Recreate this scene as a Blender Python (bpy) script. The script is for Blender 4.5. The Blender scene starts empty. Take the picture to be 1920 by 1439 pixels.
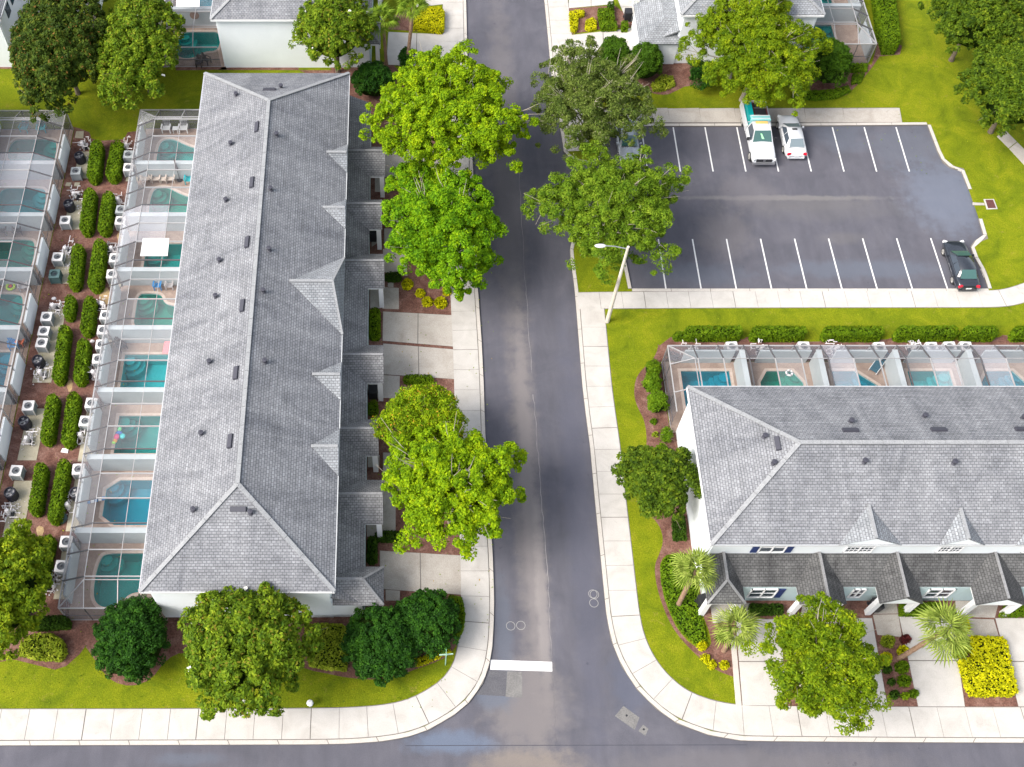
import bpy, math, random
import numpy as np
from mathutils import Vector, Matrix
from mathutils.geometry import tessellate_polygon

# ------------------------------------------------------------------ camera, world, sun
scene = bpy.context.scene
R = math.radians
CAM_H, TILT, FOC = 68.2, R(59.0), 2024.0          # metres, pitch below the horizon, focal length in photo pixels
PCX, PCY = 785.0, 720.0                            # principal point (the photo is a crop)
cam_d = bpy.data.cameras.new('camera'); cam = bpy.data.objects.new('camera', cam_d)
scene.collection.objects.link(cam); scene.camera = cam
cam.location = (0, 0, CAM_H); cam.rotation_euler = (R(90) - TILT, 0, 0)
cam_d.sensor_fit = 'HORIZONTAL'; cam_d.sensor_width = 36.0; cam_d.lens = FOC / 1920 * 36.0
cam_d.shift_x = (960 - PCX) / 1920; cam_d.shift_y = (PCY - 719.5) / 1920
cam_d.clip_start = 0.5; cam_d.clip_end = 2000
SUN_EL, SUN_AZ = 45.0, 248.0                       # azimuth clockwise from north (+Y): light from the south-west
world = bpy.data.worlds.new('World'); scene.world = world; world.use_nodes = True
wn = world.node_tree.nodes; wl = world.node_tree.links
sky = wn.new('ShaderNodeTexSky'); sky.sky_type = 'NISHITA'; sky.sun_disc = False
sky.sun_elevation = R(SUN_EL); sky.sun_rotation = R(SUN_AZ); sky.air_density = 1.2; sky.dust_density = 3.5; sky.ozone_density = 1.0
hs = wn.new('ShaderNodeHueSaturation'); hs.inputs['Saturation'].default_value = 0.48
wl.new(sky.outputs[0], hs.inputs['Color']); wl.new(hs.outputs[0], wn['Background'].inputs[0])
wn['Background'].inputs[1].default_value = 0.15
sd = bpy.data.lights.new('sun', 'SUN'); sun = bpy.data.objects.new('sun', sd); scene.collection.objects.link(sun)
sd.energy = 2.15; sd.angle = R(30); sd.color = (1.0, 0.95, 0.88)
_az, _el = R(SUN_AZ), R(SUN_EL)
_d = Vector((math.sin(_az) * math.cos(_el), math.cos(_az) * math.cos(_el), math.sin(_el)))
sun.rotation_euler = _d.to_track_quat('Z', 'Y').to_euler(); sun.location = (0, 0, 90)
vs = scene.view_settings; vs.view_transform = 'Standard'; vs.look = 'None'; vs.exposure = 1.07; vs.gamma = 1.0; vs.use_curve_mapping = False
scene.cycles.max_bounces = 8; scene.cycles.transparent_max_bounces = 24

# ------------------------------------------------------------------ helpers
rng = random.Random(7)
def ray(px, py):
    v = (py - PCY) / FOC; u = (px - PCX) / FOC
    return Vector((u, math.cos(TILT) - v * math.sin(TILT), -math.sin(TILT) - v * math.cos(TILT)))
def P(px, py, h=0.0):
    """where a measured point of height h stands on the site"""
    d = ray(px, py); t = (CAM_H - h) / -d.z
    return (d.x * t, d.y * t)
def P3(px, py, h=0.0):
    x, y = P(px, py, h); return Vector((x, y, h))
def PP(l, h=0.0): return [P(x, y, h) for x, y in l]
def onplane(px, py, p0, n):
    o = Vector((0, 0, CAM_H)); d = ray(px, py); n = Vector(n)
    t = (Vector(p0) - o).dot(n) / d.dot(n); return o + d * t
def pxm(y, h=0.0):
    return math.cos(TILT) * (y + 2648) / (CAM_H - h)

ORIG = {}
COLL = scene.collection
def link(o, parent=None):
    COLL.objects.link(o)
    if parent is not None: o.parent = parent
def props(o, label=None, cat=None, group=None, kind=None):
    if label: o['label'] = label
    if cat: o['category'] = cat
    if group: o['group'] = group
    if kind: o['kind'] = kind
    return o
def thing(name, label, cat, loc=(0, 0, 0), rz=0.0, group=None):
    o = bpy.data.objects.new(name, None); o.empty_display_size = 0.3; link(o)
    o.location = loc; o.rotation_euler = (0, 0, rz); ORIG[o] = Vector(loc) if rz == 0 else None
    return props(o, label, cat, group)
def struct_root(name):
    o = bpy.data.objects.new(name, None); link(o); ORIG[o] = Vector((0, 0, 0)); o['kind'] = 'structure'; return o
def copy_tree(o, parent=None, loc=None, rz=None, label=None):
    c = o.copy(); link(c, parent)
    if loc is not None: c.location = loc
    if rz is not None: c.rotation_euler = (0, 0, rz)
    if label: c['label'] = label
    for ch in list(o.children): copy_tree(ch, c)
    return c

class MB:
    def __init__(s): s.v = []; s.f = []; s.m = []; s.uv = {}
    def add(s, vs_, fs, m=0):
        b = len(s.v); s.v += [tuple(x) for x in vs_]
        for f in fs: s.f.append(tuple(b + i for i in f)); s.m.append(m)
        return s
    def box(s, c, size, rz=0.0, m=0, top=None):
        cx, cy, cz = c; sx, sy, sz = [q / 2 for q in size]; ca, sa = math.cos(rz), math.sin(rz); vs_ = []
        for dz in (-1, 1):
            k = 1.0 if (dz < 0 or top is None) else top
            for dx, dy in ((-1, -1), (1, -1), (1, 1), (-1, 1)):
                x, y = dx * sx * k, dy * sy * k
                vs_.append((cx + x * ca - y * sa, cy + x * sa + y * ca, cz + dz * sz))
        return s.add(vs_, [(3, 2, 1, 0), (4, 5, 6, 7), (0, 1, 5, 4), (1, 2, 6, 5), (2, 3, 7, 6), (3, 0, 4, 7)], m)
    def prism(s, poly, z0, z1, m=0, inset=0.0):
        n = len(poly)
        a = sum(poly[i][0] * poly[(i + 1) % n][1] - poly[(i + 1) % n][0] * poly[i][1] for i in range(n))
        if a < 0: poly = list(reversed(poly))
        top = poly if not inset else offset_closed(poly, -inset)
        vs_ = [(x, y, z0) for x, y in poly] + [(x, y, z1) for x, y in top]
        fs = [tuple(range(n, 2 * n)), tuple(range(n - 1, -1, -1))] + [(i, (i + 1) % n, n + (i + 1) % n, n + i) for i in range(n)]
        return s.add(vs_, fs, m)
    def tube(s, pts, rad, n=6, m=0, caps=True):
        pts = [Vector(p) for p in pts]
        if not hasattr(rad, '__len__'): rad = [rad] * len(pts)
        b = len(s.v); up = None
        for i, p in enumerate(pts):
            t = (pts[min(i + 1, len(pts) - 1)] - pts[max(i - 1, 0)]).normalized()
            if up is None: up = Vector((0, 0, 1)) if abs(t.z) < .9 else Vector((1, 0, 0))
            x = up.cross(t).normalized(); y = t.cross(x); up = y if abs(t.z) < .9 else up
            for k in range(n):
                a = 2 * math.pi * k / n; s.v.append(tuple(p + (x * math.cos(a) + y * math.sin(a)) * rad[i]))
        for i in range(len(pts) - 1):
            for k in range(n):
                s.f.append((b + i * n + k, b + i * n + (k + 1) % n, b + (i + 1) * n + (k + 1) % n, b + (i + 1) * n + k)); s.m.append(m)
        if caps:
            s.f.append(tuple(b + k for k in reversed(range(n)))); s.m.append(m)
            e = b + (len(pts) - 1) * n; s.f.append(tuple(e + k for k in range(n))); s.m.append(m)
        return s
    def bar(s, a, b, w, h=None, m=0):
        a, b = Vector(a), Vector(b); t = (b - a).normalized(); h = h or w
        x = t.cross(Vector((0, 0, 1)))
        x = x.normalized() if x.length > 1e-4 else Vector((1, 0, 0)); y = x.cross(t).normalized()
        vs_ = []
        for p in (a, b):
            for i, j in ((-1, -1), (1, -1), (1, 1), (-1, 1)): vs_.append(p + x * i * w / 2 + y * j * h / 2)
        return s.add(vs_, [(3, 2, 1, 0), (4, 5, 6, 7), (0, 1, 5, 4), (1, 2, 6, 5), (2, 3, 7, 6), (3, 0, 4, 7)], m)
    def cyl(s, c, r, h, n=12, m=0, r2=None):
        return s.tube([(c[0], c[1], c[2]), (c[0], c[1], c[2] + h)], [r, r if r2 is None else r2], n, m)
    def lathe(s, c, prof, n=12, m=0, sx=1.0, sy=1.0):
        b = len(s.v)
        for r, z in prof:
            for k in range(n):
                a = 2 * math.pi * k / n; s.v.append((c[0] + r * math.cos(a) * sx, c[1] + r * math.sin(a) * sy, c[2] + z))
        for i in range(len(prof) - 1):
            for k in range(n):
                s.f.append((b + i * n + k, b + i * n + (k + 1) % n, b + (i + 1) * n + (k + 1) % n, b + (i + 1) * n + k)); s.m.append(m)
        return s
    def slab(s, pts, th, m=0):
        """solid of thickness th under a planar 3-D polygon"""
        pts = [Vector(p) for p in pts]; n = (pts[1] - pts[0]).cross(pts[2] - pts[0]).normalized()
        if n.z < 0: pts = list(reversed(pts)); n = -n
        k = len(pts); vs_ = pts + [p - n * th for p in pts]
        return s.add(vs_, [tuple(range(k)), tuple(reversed(range(k, 2 * k)))] + [(i, k + i, k + (i + 1) % k, (i + 1) % k) for i in range(k)], m)
    def build(s, name, mats, parent=None, smooth=False, local=False, uvslope=False, **kw):
        me = bpy.data.meshes.new(name)
        o0 = Vector((0, 0, 0))
        if parent is not None and not local: o0 = ORIG.get(parent) or Vector((0, 0, 0))
        vv = s.v if o0.length == 0 else [(x - o0.x, y - o0.y, z - o0.z) for x, y, z in s.v]
        me.from_pydata(vv, [], s.f)
        if not isinstance(mats, (list, tuple)): mats = [mats]
        for m_ in mats: me.materials.append(m_)
        if len(mats) > 1: me.polygons.foreach_set('material_index', s.m)
        if smooth: me.polygons.foreach_set('use_smooth', [True] * len(s.f))
        if uvslope:
            uv = me.uv_layers.new(name='slope'); co = s.v
            for p in me.polygons:
                n = p.normal; h = Vector((-n.y, n.x, 0))
                h = h.normalized() if h.length > 1e-3 else Vector((1, 0, 0)); v = n.cross(h)
                for li in p.loop_indices:
                    c = Vector(co[me.loops[li].vertex_index]); uv.data[li].uv = (c.dot(h), c.dot(v))
        me.update()
        o = bpy.data.objects.new(name, me); link(o, parent); ORIG[o] = o0
        return props(o, **kw)

def offset_open(pl, d):
    """offset to the left of the walking direction by d"""
    out = []; n = len(pl)
    for i, p in enumerate(pl):
        a = pl[max(i - 1, 0)]; b = pl[min(i + 1, n - 1)]
        def nrm(u, w):
            dx, dy = w[0] - u[0], w[1] - u[1]; l = math.hypot(dx, dy) or 1; return (-dy / l, dx / l)
        n1 = nrm(a, p) if i > 0 else nrm(p, b); n2 = nrm(p, b) if i < n - 1 else n1
        mx, my = n1[0] + n2[0], n1[1] + n2[1]; l = math.hypot(mx, my) or 1; mx /= l; my /= l
        k = d / max(.4, mx * n1[0] + my * n1[1]); out.append((p[0] + mx * k, p[1] + my * k))
    return out
def offset_closed(pl, d):
    """positive d grows a counter-clockwise polygon"""
    n = len(pl); out = []
    for i in range(n):
        a, p, b = pl[i - 1], pl[i], pl[(i + 1) % n]
        def nrm(u, w):
            dx, dy = w[0] - u[0], w[1] - u[1]; l = math.hypot(dx, dy) or 1; return (dy / l, -dx / l)
        n1, n2 = nrm(a, p), nrm(p, b); mx, my = n1[0] + n2[0], n1[1] + n2[1]; l = math.hypot(mx, my) or 1; mx /= l; my /= l
        k = d / max(.4, mx * n1[0] + my * n1[1]); out.append((p[0] + mx * k, p[1] + my * k))
    return out
def smooth_closed(pl, it=2):
    for _ in range(it):
        q = []
        for i in range(len(pl)):
            a, b = pl[i], pl[(i + 1) % len(pl)]
            q += [(a[0] * .75 + b[0] * .25, a[1] * .75 + b[1] * .25), (a[0] * .25 + b[0] * .75, a[1] * .25 + b[1] * .75)]
        pl = q
    return pl
def smooth_open(pl, it=2):
    for _ in range(it):
        q = [pl[0]]
        for i in range(len(pl) - 1):
            a, b = pl[i], pl[i + 1]
            q += [(a[0] * .75 + b[0] * .25, a[1] * .75 + b[1] * .25), (a[0] * .25 + b[0] * .75, a[1] * .25 + b[1] * .75)]
        pl = q + [pl[-1]]
    return pl
def arc(pl):
    s = [0.0]
    for i in range(1, len(pl)): s.append(s[-1] + math.dist(pl[i - 1], pl[i]))
    return s
def sub_poly(pl, s, s0, s1, n=5):
    out = []
    for k in range(n):
        t = s0 + (s1 - s0) * k / (n - 1)
        i = min(max(int(np.searchsorted(s, t)) - 1, 0), len(pl) - 2); f = (t - s[i]) / max(1e-6, s[i + 1] - s[i])
        out.append((pl[i][0] + (pl[i + 1][0] - pl[i][0]) * f, pl[i][1] + (pl[i + 1][1] - pl[i][1]) * f))
    return out
def strip_quads(A, B):
    return A + list(reversed(B))
def sheet(name, outer, holes, z, mat, parent=None, **kw):
    polys = [[Vector((x, y, 0)) for x, y in outer]] + [[Vector((x, y, 0)) for x, y in h] for h in holes]
    tri = tessellate_polygon(polys); flat = [(v.x, v.y, z) for p in polys for v in p]
    mb = MB()
    for t in tri:
        a, b, c = [flat[i] for i in t]
        if (b[0] - a[0]) * (c[1] - a[1]) - (c[0] - a[0]) * (b[1] - a[1]) < 0: t = (t[0], t[2], t[1])
        mb.f.append(tuple(t)); mb.m.append(0)
    mb.v = flat
    return mb.build(name, mat, parent, **kw)

# ------------------------------------------------------------------ materials
def newmat(name):
    m = bpy.data.materials.new(name); m.use_nodes = True; nt = m.node_tree
    return m, nt, nt.nodes, nt.links, nt.nodes['Principled BSDF']
def flat(name, col, rough=.6, metal=0.0, spec=.5, emit=None):
    m, nt, N, L, b = newmat(name); b.inputs['Base Color'].default_value = (*col, 1); b.inputs['Roughness'].default_value = rough
    b.inputs['Metallic'].default_value = metal; b.inputs['Specular IOR Level'].default_value = spec
    return m
def ramp(N, stops):
    r = N.new('ShaderNodeValToRGB'); e = r.color_ramp.elements
    while len(e) < len(stops): e.new(.5)
    for i, (p, c) in enumerate(stops): e[i].position = p; e[i].color = (*c, 1)
    return r
def noise(N, L, coord, scale, detail=4, rough=.6, dist=0.0):
    n = N.new('ShaderNodeTexNoise'); n.inputs['Scale'].default_value = scale; n.inputs['Detail'].default_value = detail
    n.inputs['Roughness'].default_value = rough; n.inputs['Distortion'].default_value = dist
    if coord is not None: L.new(coord, n.inputs['Vector'])
    return n
def mixc(N, L, f, a, b, mode='MIX'):
    m = N.new('ShaderNodeMix'); m.data_type = 'RGBA'; m.blend_type = mode
    for s_, v in ((m.inputs[0], f), (m.inputs[6], a), (m.inputs[7], b)):
        if hasattr(v, 'is_linked') or hasattr(v, 'links'): L.new(v, s_)
        elif isinstance(v, (tuple, list)): s_.default_value = (*v, 1) if len(v) == 3 else v
        else: s_.default_value = v
    return m.outputs[2]
def mathn(N, L, op, a, b=None, clamp=False):
    m = N.new('ShaderNodeMath'); m.operation = op; m.use_clamp = clamp
    for i, v in enumerate((a, b)):
        if v is None: continue
        if hasattr(v, 'links'): L.new(v, m.inputs[i])
        else: m.inputs[i].default_value = v
    return m.outputs[0]
def wpos(N): return N.new('ShaderNodeNewGeometry').outputs['Position']
def bump(N, L, b, h, strength=.3, dist=.02):
    bp = N.new('ShaderNodeBump'); bp.inputs['Strength'].default_value = strength; bp.inputs['Distance'].default_value = dist
    L.new(h, bp.inputs['Height']); L.new(bp.outputs[0], b.inputs['Normal'])
def mottled(name, cols, scale=3.0, rough=.8, fine=40.0, famt=.35, bmp=.3, stain=None, spec=.3):
    """a surface of large soft patches with a fine grain over them"""
    m, nt, N, L, b = newmat(name); p = wpos(N)
    n1 = noise(N, L, p, scale, 5, .62, .6); k = len(cols)
    r = ramp(N, [(.28 + .44 * i / (k - 1), c) for i, c in enumerate(cols)]); L.new(n1.outputs[0], r.inputs[0])
    n2 = noise(N, L, p, fine, 3, .7); g = ramp(N, [(.3, (1 - famt,) * 3), (.7, (1 + famt * .6,) * 3)]); L.new(n2.outputs[0], g.inputs[0])
    c = mixc(N, L, 1.0, r.outputs[0], g.outputs[0], 'MULTIPLY')
    if stain:
        sc, col, lo = stain; n3 = noise(N, L, p, sc, 6, .7, 1.2); s = ramp(N, [(lo, (0, 0, 0)), (lo + .14, (1, 1, 1))]); L.new(n3.outputs[0], s.inputs[0])
        c = mixc(N, L, s.outputs[0], c, col)
    L.new(c, b.inputs['Base Color']); b.inputs['Roughness'].default_value = rough; b.inputs['Specular IOR Level'].default_value = spec
    if bmp: bump(N, L, b, n2.outputs[0], bmp)
    return m
def spot_fac(N, L, p, cx, cy, rx, ry, nsc=.8, namt=.5):
    """soft noisy oval patch on the ground, 0..1"""
    mp = N.new('ShaderNodeMapping'); mp.vector_type = 'POINT'
    mp.inputs['Location'].default_value = (-cx / rx, -cy / ry, 0); mp.inputs['Scale'].default_value = (1 / rx, 1 / ry, 0); L.new(p, mp.inputs['Vector'])
    ln = N.new('ShaderNodeVectorMath'); ln.operation = 'LENGTH'; L.new(mp.outputs[0], ln.inputs[0])
    n = noise(N, L, p, nsc, 5, .65)
    a = mathn(N, L, 'ADD', ln.outputs['Value'], mathn(N, L, 'MULTIPLY', mathn(N, L, 'SUBTRACT', n.outputs[0], .5), namt * 2.5))
    mr = N.new('ShaderNodeMapRange'); mr.interpolation_type = 'SMOOTHSTEP'
    mr.inputs['From Min'].default_value = 1.1; mr.inputs['From Max'].default_value = .35; L.new(a, mr.inputs['Value'])
    return mr.outputs[0]

def asphalt():
    m, nt, N, L, b = newmat('asphalt'); p = wpos(N)
    st = N.new('ShaderNodeMapping'); st.inputs['Scale'].default_value = (1.0, .22, 1); L.new(p, st.inputs['Vector'])
    n1 = noise(N, L, p, .35, 5, .6, .8); r = ramp(N, [(.3, (.084, .084, .100)), (.55, (.100, .098, .116)), (.75, (.116, .113, .130))]); L.new(n1.outputs[0], r.inputs[0])
    c = r.outputs[0]
    ns = noise(N, L, st.outputs[0], 1.3, 5, .6); rs = ramp(N, [(.35, (.93,) * 3), (.7, (1.08,) * 3)]); L.new(ns.outputs[0], rs.inputs[0])
    c = mixc(N, L, 1.0, c, rs.outputs[0], 'MULTIPLY')
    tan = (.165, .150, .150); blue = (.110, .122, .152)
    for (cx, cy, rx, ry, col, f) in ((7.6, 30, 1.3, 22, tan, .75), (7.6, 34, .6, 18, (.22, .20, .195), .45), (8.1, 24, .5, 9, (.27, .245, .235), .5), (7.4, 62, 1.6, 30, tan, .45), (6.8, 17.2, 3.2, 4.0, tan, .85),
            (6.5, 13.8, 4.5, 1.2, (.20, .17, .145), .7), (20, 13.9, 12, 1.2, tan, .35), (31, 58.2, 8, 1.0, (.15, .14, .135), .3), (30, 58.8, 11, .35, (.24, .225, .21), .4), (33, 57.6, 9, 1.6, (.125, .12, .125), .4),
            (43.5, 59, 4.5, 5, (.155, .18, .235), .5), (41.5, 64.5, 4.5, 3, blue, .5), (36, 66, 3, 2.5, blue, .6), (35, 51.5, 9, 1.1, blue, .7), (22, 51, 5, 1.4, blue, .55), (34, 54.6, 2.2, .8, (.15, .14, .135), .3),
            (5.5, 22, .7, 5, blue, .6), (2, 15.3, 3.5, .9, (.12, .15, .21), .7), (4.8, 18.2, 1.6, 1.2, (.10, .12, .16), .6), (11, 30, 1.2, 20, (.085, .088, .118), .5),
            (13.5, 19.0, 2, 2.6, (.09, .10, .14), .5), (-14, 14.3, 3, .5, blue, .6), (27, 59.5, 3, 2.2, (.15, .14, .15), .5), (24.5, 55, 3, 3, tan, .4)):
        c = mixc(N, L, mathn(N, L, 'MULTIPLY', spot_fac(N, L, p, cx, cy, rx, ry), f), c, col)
    n2 = noise(N, L, p, 24, 5, .9); g = ramp(N, [(.3, (.66,) * 3), (.7, (1.32,) * 3)]); L.new(n2.outputs[0], g.inputs[0])
    c = mixc(N, L, 1.0, c, g.outputs[0], 'MULTIPLY')
    n3 = noise(N, L, p, 5.5, 3, .5); sp = ramp(N, [(.735, (0, 0, 0)), (.76, (1, 1, 1))]); L.new(n3.outputs[0], sp.inputs[0])
    c = mixc(N, L, mathn(N, L, 'MULTIPLY', sp.outputs[0], .3), c, (.25, .24, .24))
    n5 = noise(N, L, p, 1.9, 3, .5); sp2 = ramp(N, [(.70, (0, 0, 0)), (.78, (1, 1, 1))]); L.new(n5.outputs[0], sp2.inputs[0])
    c = mixc(N, L, mathn(N, L, 'MULTIPLY', sp2.outputs[0], .4), c, (.03, .03, .045))
    L.new(c, b.inputs['Base Color']); b.inputs['Roughness'].default_value = .95; b.inputs['Specular IOR Level'].default_value = .12
    bump(N, L, b, n2.outputs[0], .5, .01); return m

def shingle(name, base, dark, streak=.5):
    m, nt, N, L, b = newmat(name)
    uv = N.new('ShaderNodeUVMap'); uv.uv_map = 'slope'
    br = N.new('ShaderNodeTexBrick'); br.inputs['Scale'].default_value = 1.0; br.inputs['Brick Width'].default_value = .27; br.inputs['Row Height'].default_value = .175
    br.inputs['Mortar Size'].default_value = .022; br.inputs['Mortar Smooth'].default_value = .3; br.inputs['Bias'].default_value = -.1
    nd = noise(N, L, uv.outputs[0], 1.5, 2, .5); off = N.new('ShaderNodeVectorMath'); off.operation = 'MULTIPLY_ADD'
    L.new(nd.outputs['Color'], off.inputs[0]); off.inputs[1].default_value = (.06, .05, 0); L.new(uv.outputs[0], off.inputs[2]); L.new(off.outputs[0], br.inputs['Vector'])
    br.inputs['Color1'].default_value = (*[q * .82 for q in base], 1); br.inputs['Color2'].default_value = (*[min(1, q * 1.08) for q in base], 1); br.inputs['Mortar'].default_value = (*[q * .45 for q in base], 1)
    st = N.new('ShaderNodeMapping'); st.inputs['Scale'].default_value = (1.0, .3, 1); L.new(uv.outputs[0], st.inputs['Vector'])
    cs_ = N.new('ShaderNodeMapping'); cs_.inputs['Scale'].default_value = (.35, 5.7, 1); L.new(uv.outputs[0], cs_.inputs['Vector'])
    n1 = noise(N, L, st.outputs[0], .55, 8, .74, .8); r = ramp(N, [(.34, dark), (.64, (1.14, 1.14, 1.14))]); L.new(n1.outputs[0], r.inputs[0])
    c = mixc(N, L, 1.0, br.outputs[0], r.outputs[0], 'MULTIPLY')
    n2 = noise(N, L, uv.outputs[0], 11, 4, .85); g = ramp(N, [(.28, (.72,) * 3), (.72, (1.28,) * 3)]); L.new(n2.outputs[0], g.inputs[0])
    c = mixc(N, L, 1.0, c, g.outputs[0], 'MULTIPLY')
    n8 = noise(N, L, cs_.outputs[0], 1.0, 3, .6); g8 = ramp(N, [(.3, (.80,) * 3), (.7, (1.15,) * 3)]); L.new(n8.outputs[0], g8.inputs[0]); c = mixc(N, L, 1.0, c, g8.outputs[0], 'MULTIPLY')
    n4 = noise(N, L, uv.outputs[0], .9, 5, .7, 1.0); sp = ramp(N, [(.62, (0, 0, 0)), (.75, (1, 1, 1))]); L.new(n4.outputs[0], sp.inputs[0])
    c = mixc(N, L, mathn(N, L, 'MULTIPLY', sp.outputs[0], .35 * streak), c, (base[0] * 1.5, base[1] * 1.55, base[2] * 1.45))
    L.new(c, b.inputs['Base Color']); b.inputs['Roughness'].default_value = .9; b.inputs['Specular IOR Level'].default_value = .15
    bump(N, L, b, br.outputs['Fac'], -.5, .02); return m

def grass():
    m, nt, N, L, b = newmat('grass'); p = wpos(N)
    n1 = noise(N, L, p, .45, 6, .65, 1.0); r = ramp(N, [(.26, (.078, .112, .005)), (.42, (.124, .160, .005)), (.58, (.168, .196, .006)), (.76, (.225, .226, .012))]); L.new(n1.outputs[0], r.inputs[0])
    c = r.outputs[0]
    n3 = noise(N, L, p, 1.7, 5, .7, .6); s = ramp(N, [(.60, (0, 0, 0)), (.74, (1, 1, 1))]); L.new(n3.outputs[0], s.inputs[0])
    c = mixc(N, L, mathn(N, L, 'MULTIPLY', s.outputs[0], .6), c, (.26, .20, .045))
    n2 = noise(N, L, p, 11, 5, .75); g = ramp(N, [(.28, (.62,) * 3), (.72, (1.32,) * 3)]); L.new(n2.outputs[0], g.inputs[0])
    c = mixc(N, L, 1.0, c, g.outputs[0], 'MULTIPLY')
    n6 = noise(N, L, p, 34, 2, .8); g6 = ramp(N, [(.3, (.6,) * 3), (.7, (1.35,) * 3)]); L.new(n6.outputs[0], g6.inputs[0]); c = mixc(N, L, 1.0, c, g6.outputs[0], 'MULTIPLY')
    L.new(c, b.inputs['Base Color']); b.inputs['Roughness'].default_value = .9; b.inputs['Specular IOR Level'].default_value = .1
    bump(N, L, b, n2.outputs[0], .8, .05); return m

def leafmat(name, c1, c2, c3, trans=.3, patch=.6, hue=None):
    m, nt, N, L, b = newmat(name); gi = N.new('ShaderNodeNewGeometry'); tc = N.new('ShaderNodeTexCoord')
    r = ramp(N, [(0, c1), (.55, c2), (1, c3)])
    n = noise(N, L, tc.outputs['Object'], patch, 3, .5)
    n7 = noise(N, L, tc.outputs['Object'], 2.3, 2, .5)
    a = mathn(N, L, 'ADD', mathn(N, L, 'ADD', mathn(N, L, 'MULTIPLY', gi.outputs['Random Per Island'], .55), mathn(N, L, 'MULTIPLY', mathn(N, L, 'SUBTRACT', n.outputs[0], .42), .9)), mathn(N, L, 'MULTIPLY', mathn(N, L, 'SUBTRACT', n7.outputs[0], .42), .9), True)
    L.new(a, r.inputs[0]); c = r.outputs[0]
    if hue:
        s = ramp(N, [(.955, (0, 0, 0)), (.97, (1, 1, 1))]); L.new(gi.outputs['Random Per Island'], s.inputs[0]); c = mixc(N, L, s.outputs[0], c, hue)
    L.new(c, b.inputs['Base Color']); b.inputs['Roughness'].default_value = .65; b.inputs['Specular IOR Level'].default_value = .10
    t = N.new('ShaderNodeBsdfTranslucent'); L.new(mixc(N, L, .5, c, c3), t.inputs[0]); mx = N.new('ShaderNodeMixShader'); mx.inputs[0].default_value = trans
    L.new(b.outputs[0], mx.inputs[1]); L.new(t.outputs[0], mx.inputs[2]); L.new(mx.outputs[0], N['Material Output'].inputs[0]); return m

def screenmat(name, col, alpha, rough=.6):
    m, nt, N, L, b = newmat(name); b.inputs['Base Color'].default_value = (*col, 1); b.inputs['Roughness'].default_value = rough
    t = N.new('ShaderNodeBsdfTransparent'); mx = N.new('ShaderNodeMixShader')
    n = noise(N, L, wpos(N), .5, 4, .6)
    L.new(mathn(N, L, 'ADD', mathn(N, L, 'MULTIPLY', mathn(N, L, 'SUBTRACT', n.outputs[0], .5), .35 * alpha), alpha, True), mx.inputs[0])
    L.new(t.outputs[0], mx.inputs[1]); L.new(b.outputs[0], mx.inputs[2]); L.new(mx.outputs[0], N['Material Output'].inputs[0]); return m
def watermat(name, tint):
    m, nt, N, L, b = newmat(name); t = N.new('ShaderNodeBsdfTransparent'); t.inputs[0].default_value = (*tint, 1)
    gl = N.new('ShaderNodeBsdfGlossy'); gl.inputs['Roughness'].default_value = .04; fr = N.new('ShaderNodeFresnel'); fr.inputs[0].default_value = 1.33
    n = noise(N, L, wpos(N), 3.5, 4, .55); bp = N.new('ShaderNodeBump'); bp.inputs['Strength'].default_value = .25; bp.inputs['Distance'].default_value = .03
    L.new(n.outputs[0], bp.inputs['Height']); L.new(bp.outputs[0], gl.inputs['Normal']); L.new(bp.outputs[0], fr.inputs['Normal'])
    mx = N.new('ShaderNodeMixShader'); L.new(fr.outputs[0], mx.inputs[0]); L.new(t.outputs[0], mx.inputs[1]); L.new(gl.outputs[0], mx.inputs[2])
    L.new(mx.outputs[0], N['Material Output'].inputs[0]); return m

M = {}
M['asphalt'] = asphalt()
M['grass'] = grass()
M['concrete'] = mottled('sidewalk_concrete', [(.39, .365, .335), (.455, .43, .40), (.50, .475, .445)], .7, .85, 22, .16, .2, (1.1, (.35, .325, .295), .62))
M['concrete_old'] = mottled('driveway_concrete', [(.33, .295, .255), (.40, .365, .325), (.45, .415, .375)], .6, .85, 18, .2, .2, (.8, (.30, .275, .24), .6))
M['joint'] = flat('joint_dark', (.16, .145, .13), .95)
M['kerb'] = mottled('kerb_concrete', [(.44, .405, .365), (.50, .465, .425)], 1.2, .85, 20, .18, .2)
M['pad'] = mottled('pad_concrete', [(.36, .32, .23), (.45, .41, .31)], 2.5, .9, 30, .25, .2)
M['mulch'] = mottled('bark_mulch', [(.10, .043, .032), (.165, .080, .060), (.25, .145, .115)], 1.4, .95, 9, .5, 1.0, (.5, (.34, .20, .10), .68))
M['mulch2'] = M['mulch']
M['sand'] = mottled('bare_sand', [(.30, .20, .10), (.42, .30, .16)], 2, .95, 12, .3, .4)
M['paint'] = mottled('road_paint', [(.60, .59, .58), (.74, .73, .73)], 4, .8, 26, .22, .1, (9, (.22, .21, .22), .66))
M['wall'] = mottled('white_stucco', [(.74, .775, .80), (.80, .835, .86)], .5, .85, 40, .06, .15)
M['wallgreen'] = mottled('pale_blue_stucco', [(.42, .53, .55), (.47, .58, .60)], .5, .85, 40, .06, .15)
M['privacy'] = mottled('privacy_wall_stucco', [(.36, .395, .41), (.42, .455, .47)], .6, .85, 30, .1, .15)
M['trim'] = flat('white_trim', (.74, .74, .75), .5)
M['roof'] = shingle('grey_shingles', (.24, .244, .258), (.66, .67, .70))
M['roof_low'] = shingle('weathered_shingles', (.245, .245, .25), (.58, .58, .60))
M['roof_pale'] = shingle('pale_lit_shingles', (.275, .285, .30), (.76, .78, .80))  # lighter shingle copy; on the dormers it stands for sunlit slopes
M['roof_low_dark'] = shingle('dark_weathered_shingles', (.125, .125, .125), (.50, .50, .52))
M['ridge_low'] = mottled('ridge_shingles_low', [(.20, .20, .205), (.26, .26, .265)], 2.5, .9, 12, .25, .3)
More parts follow.
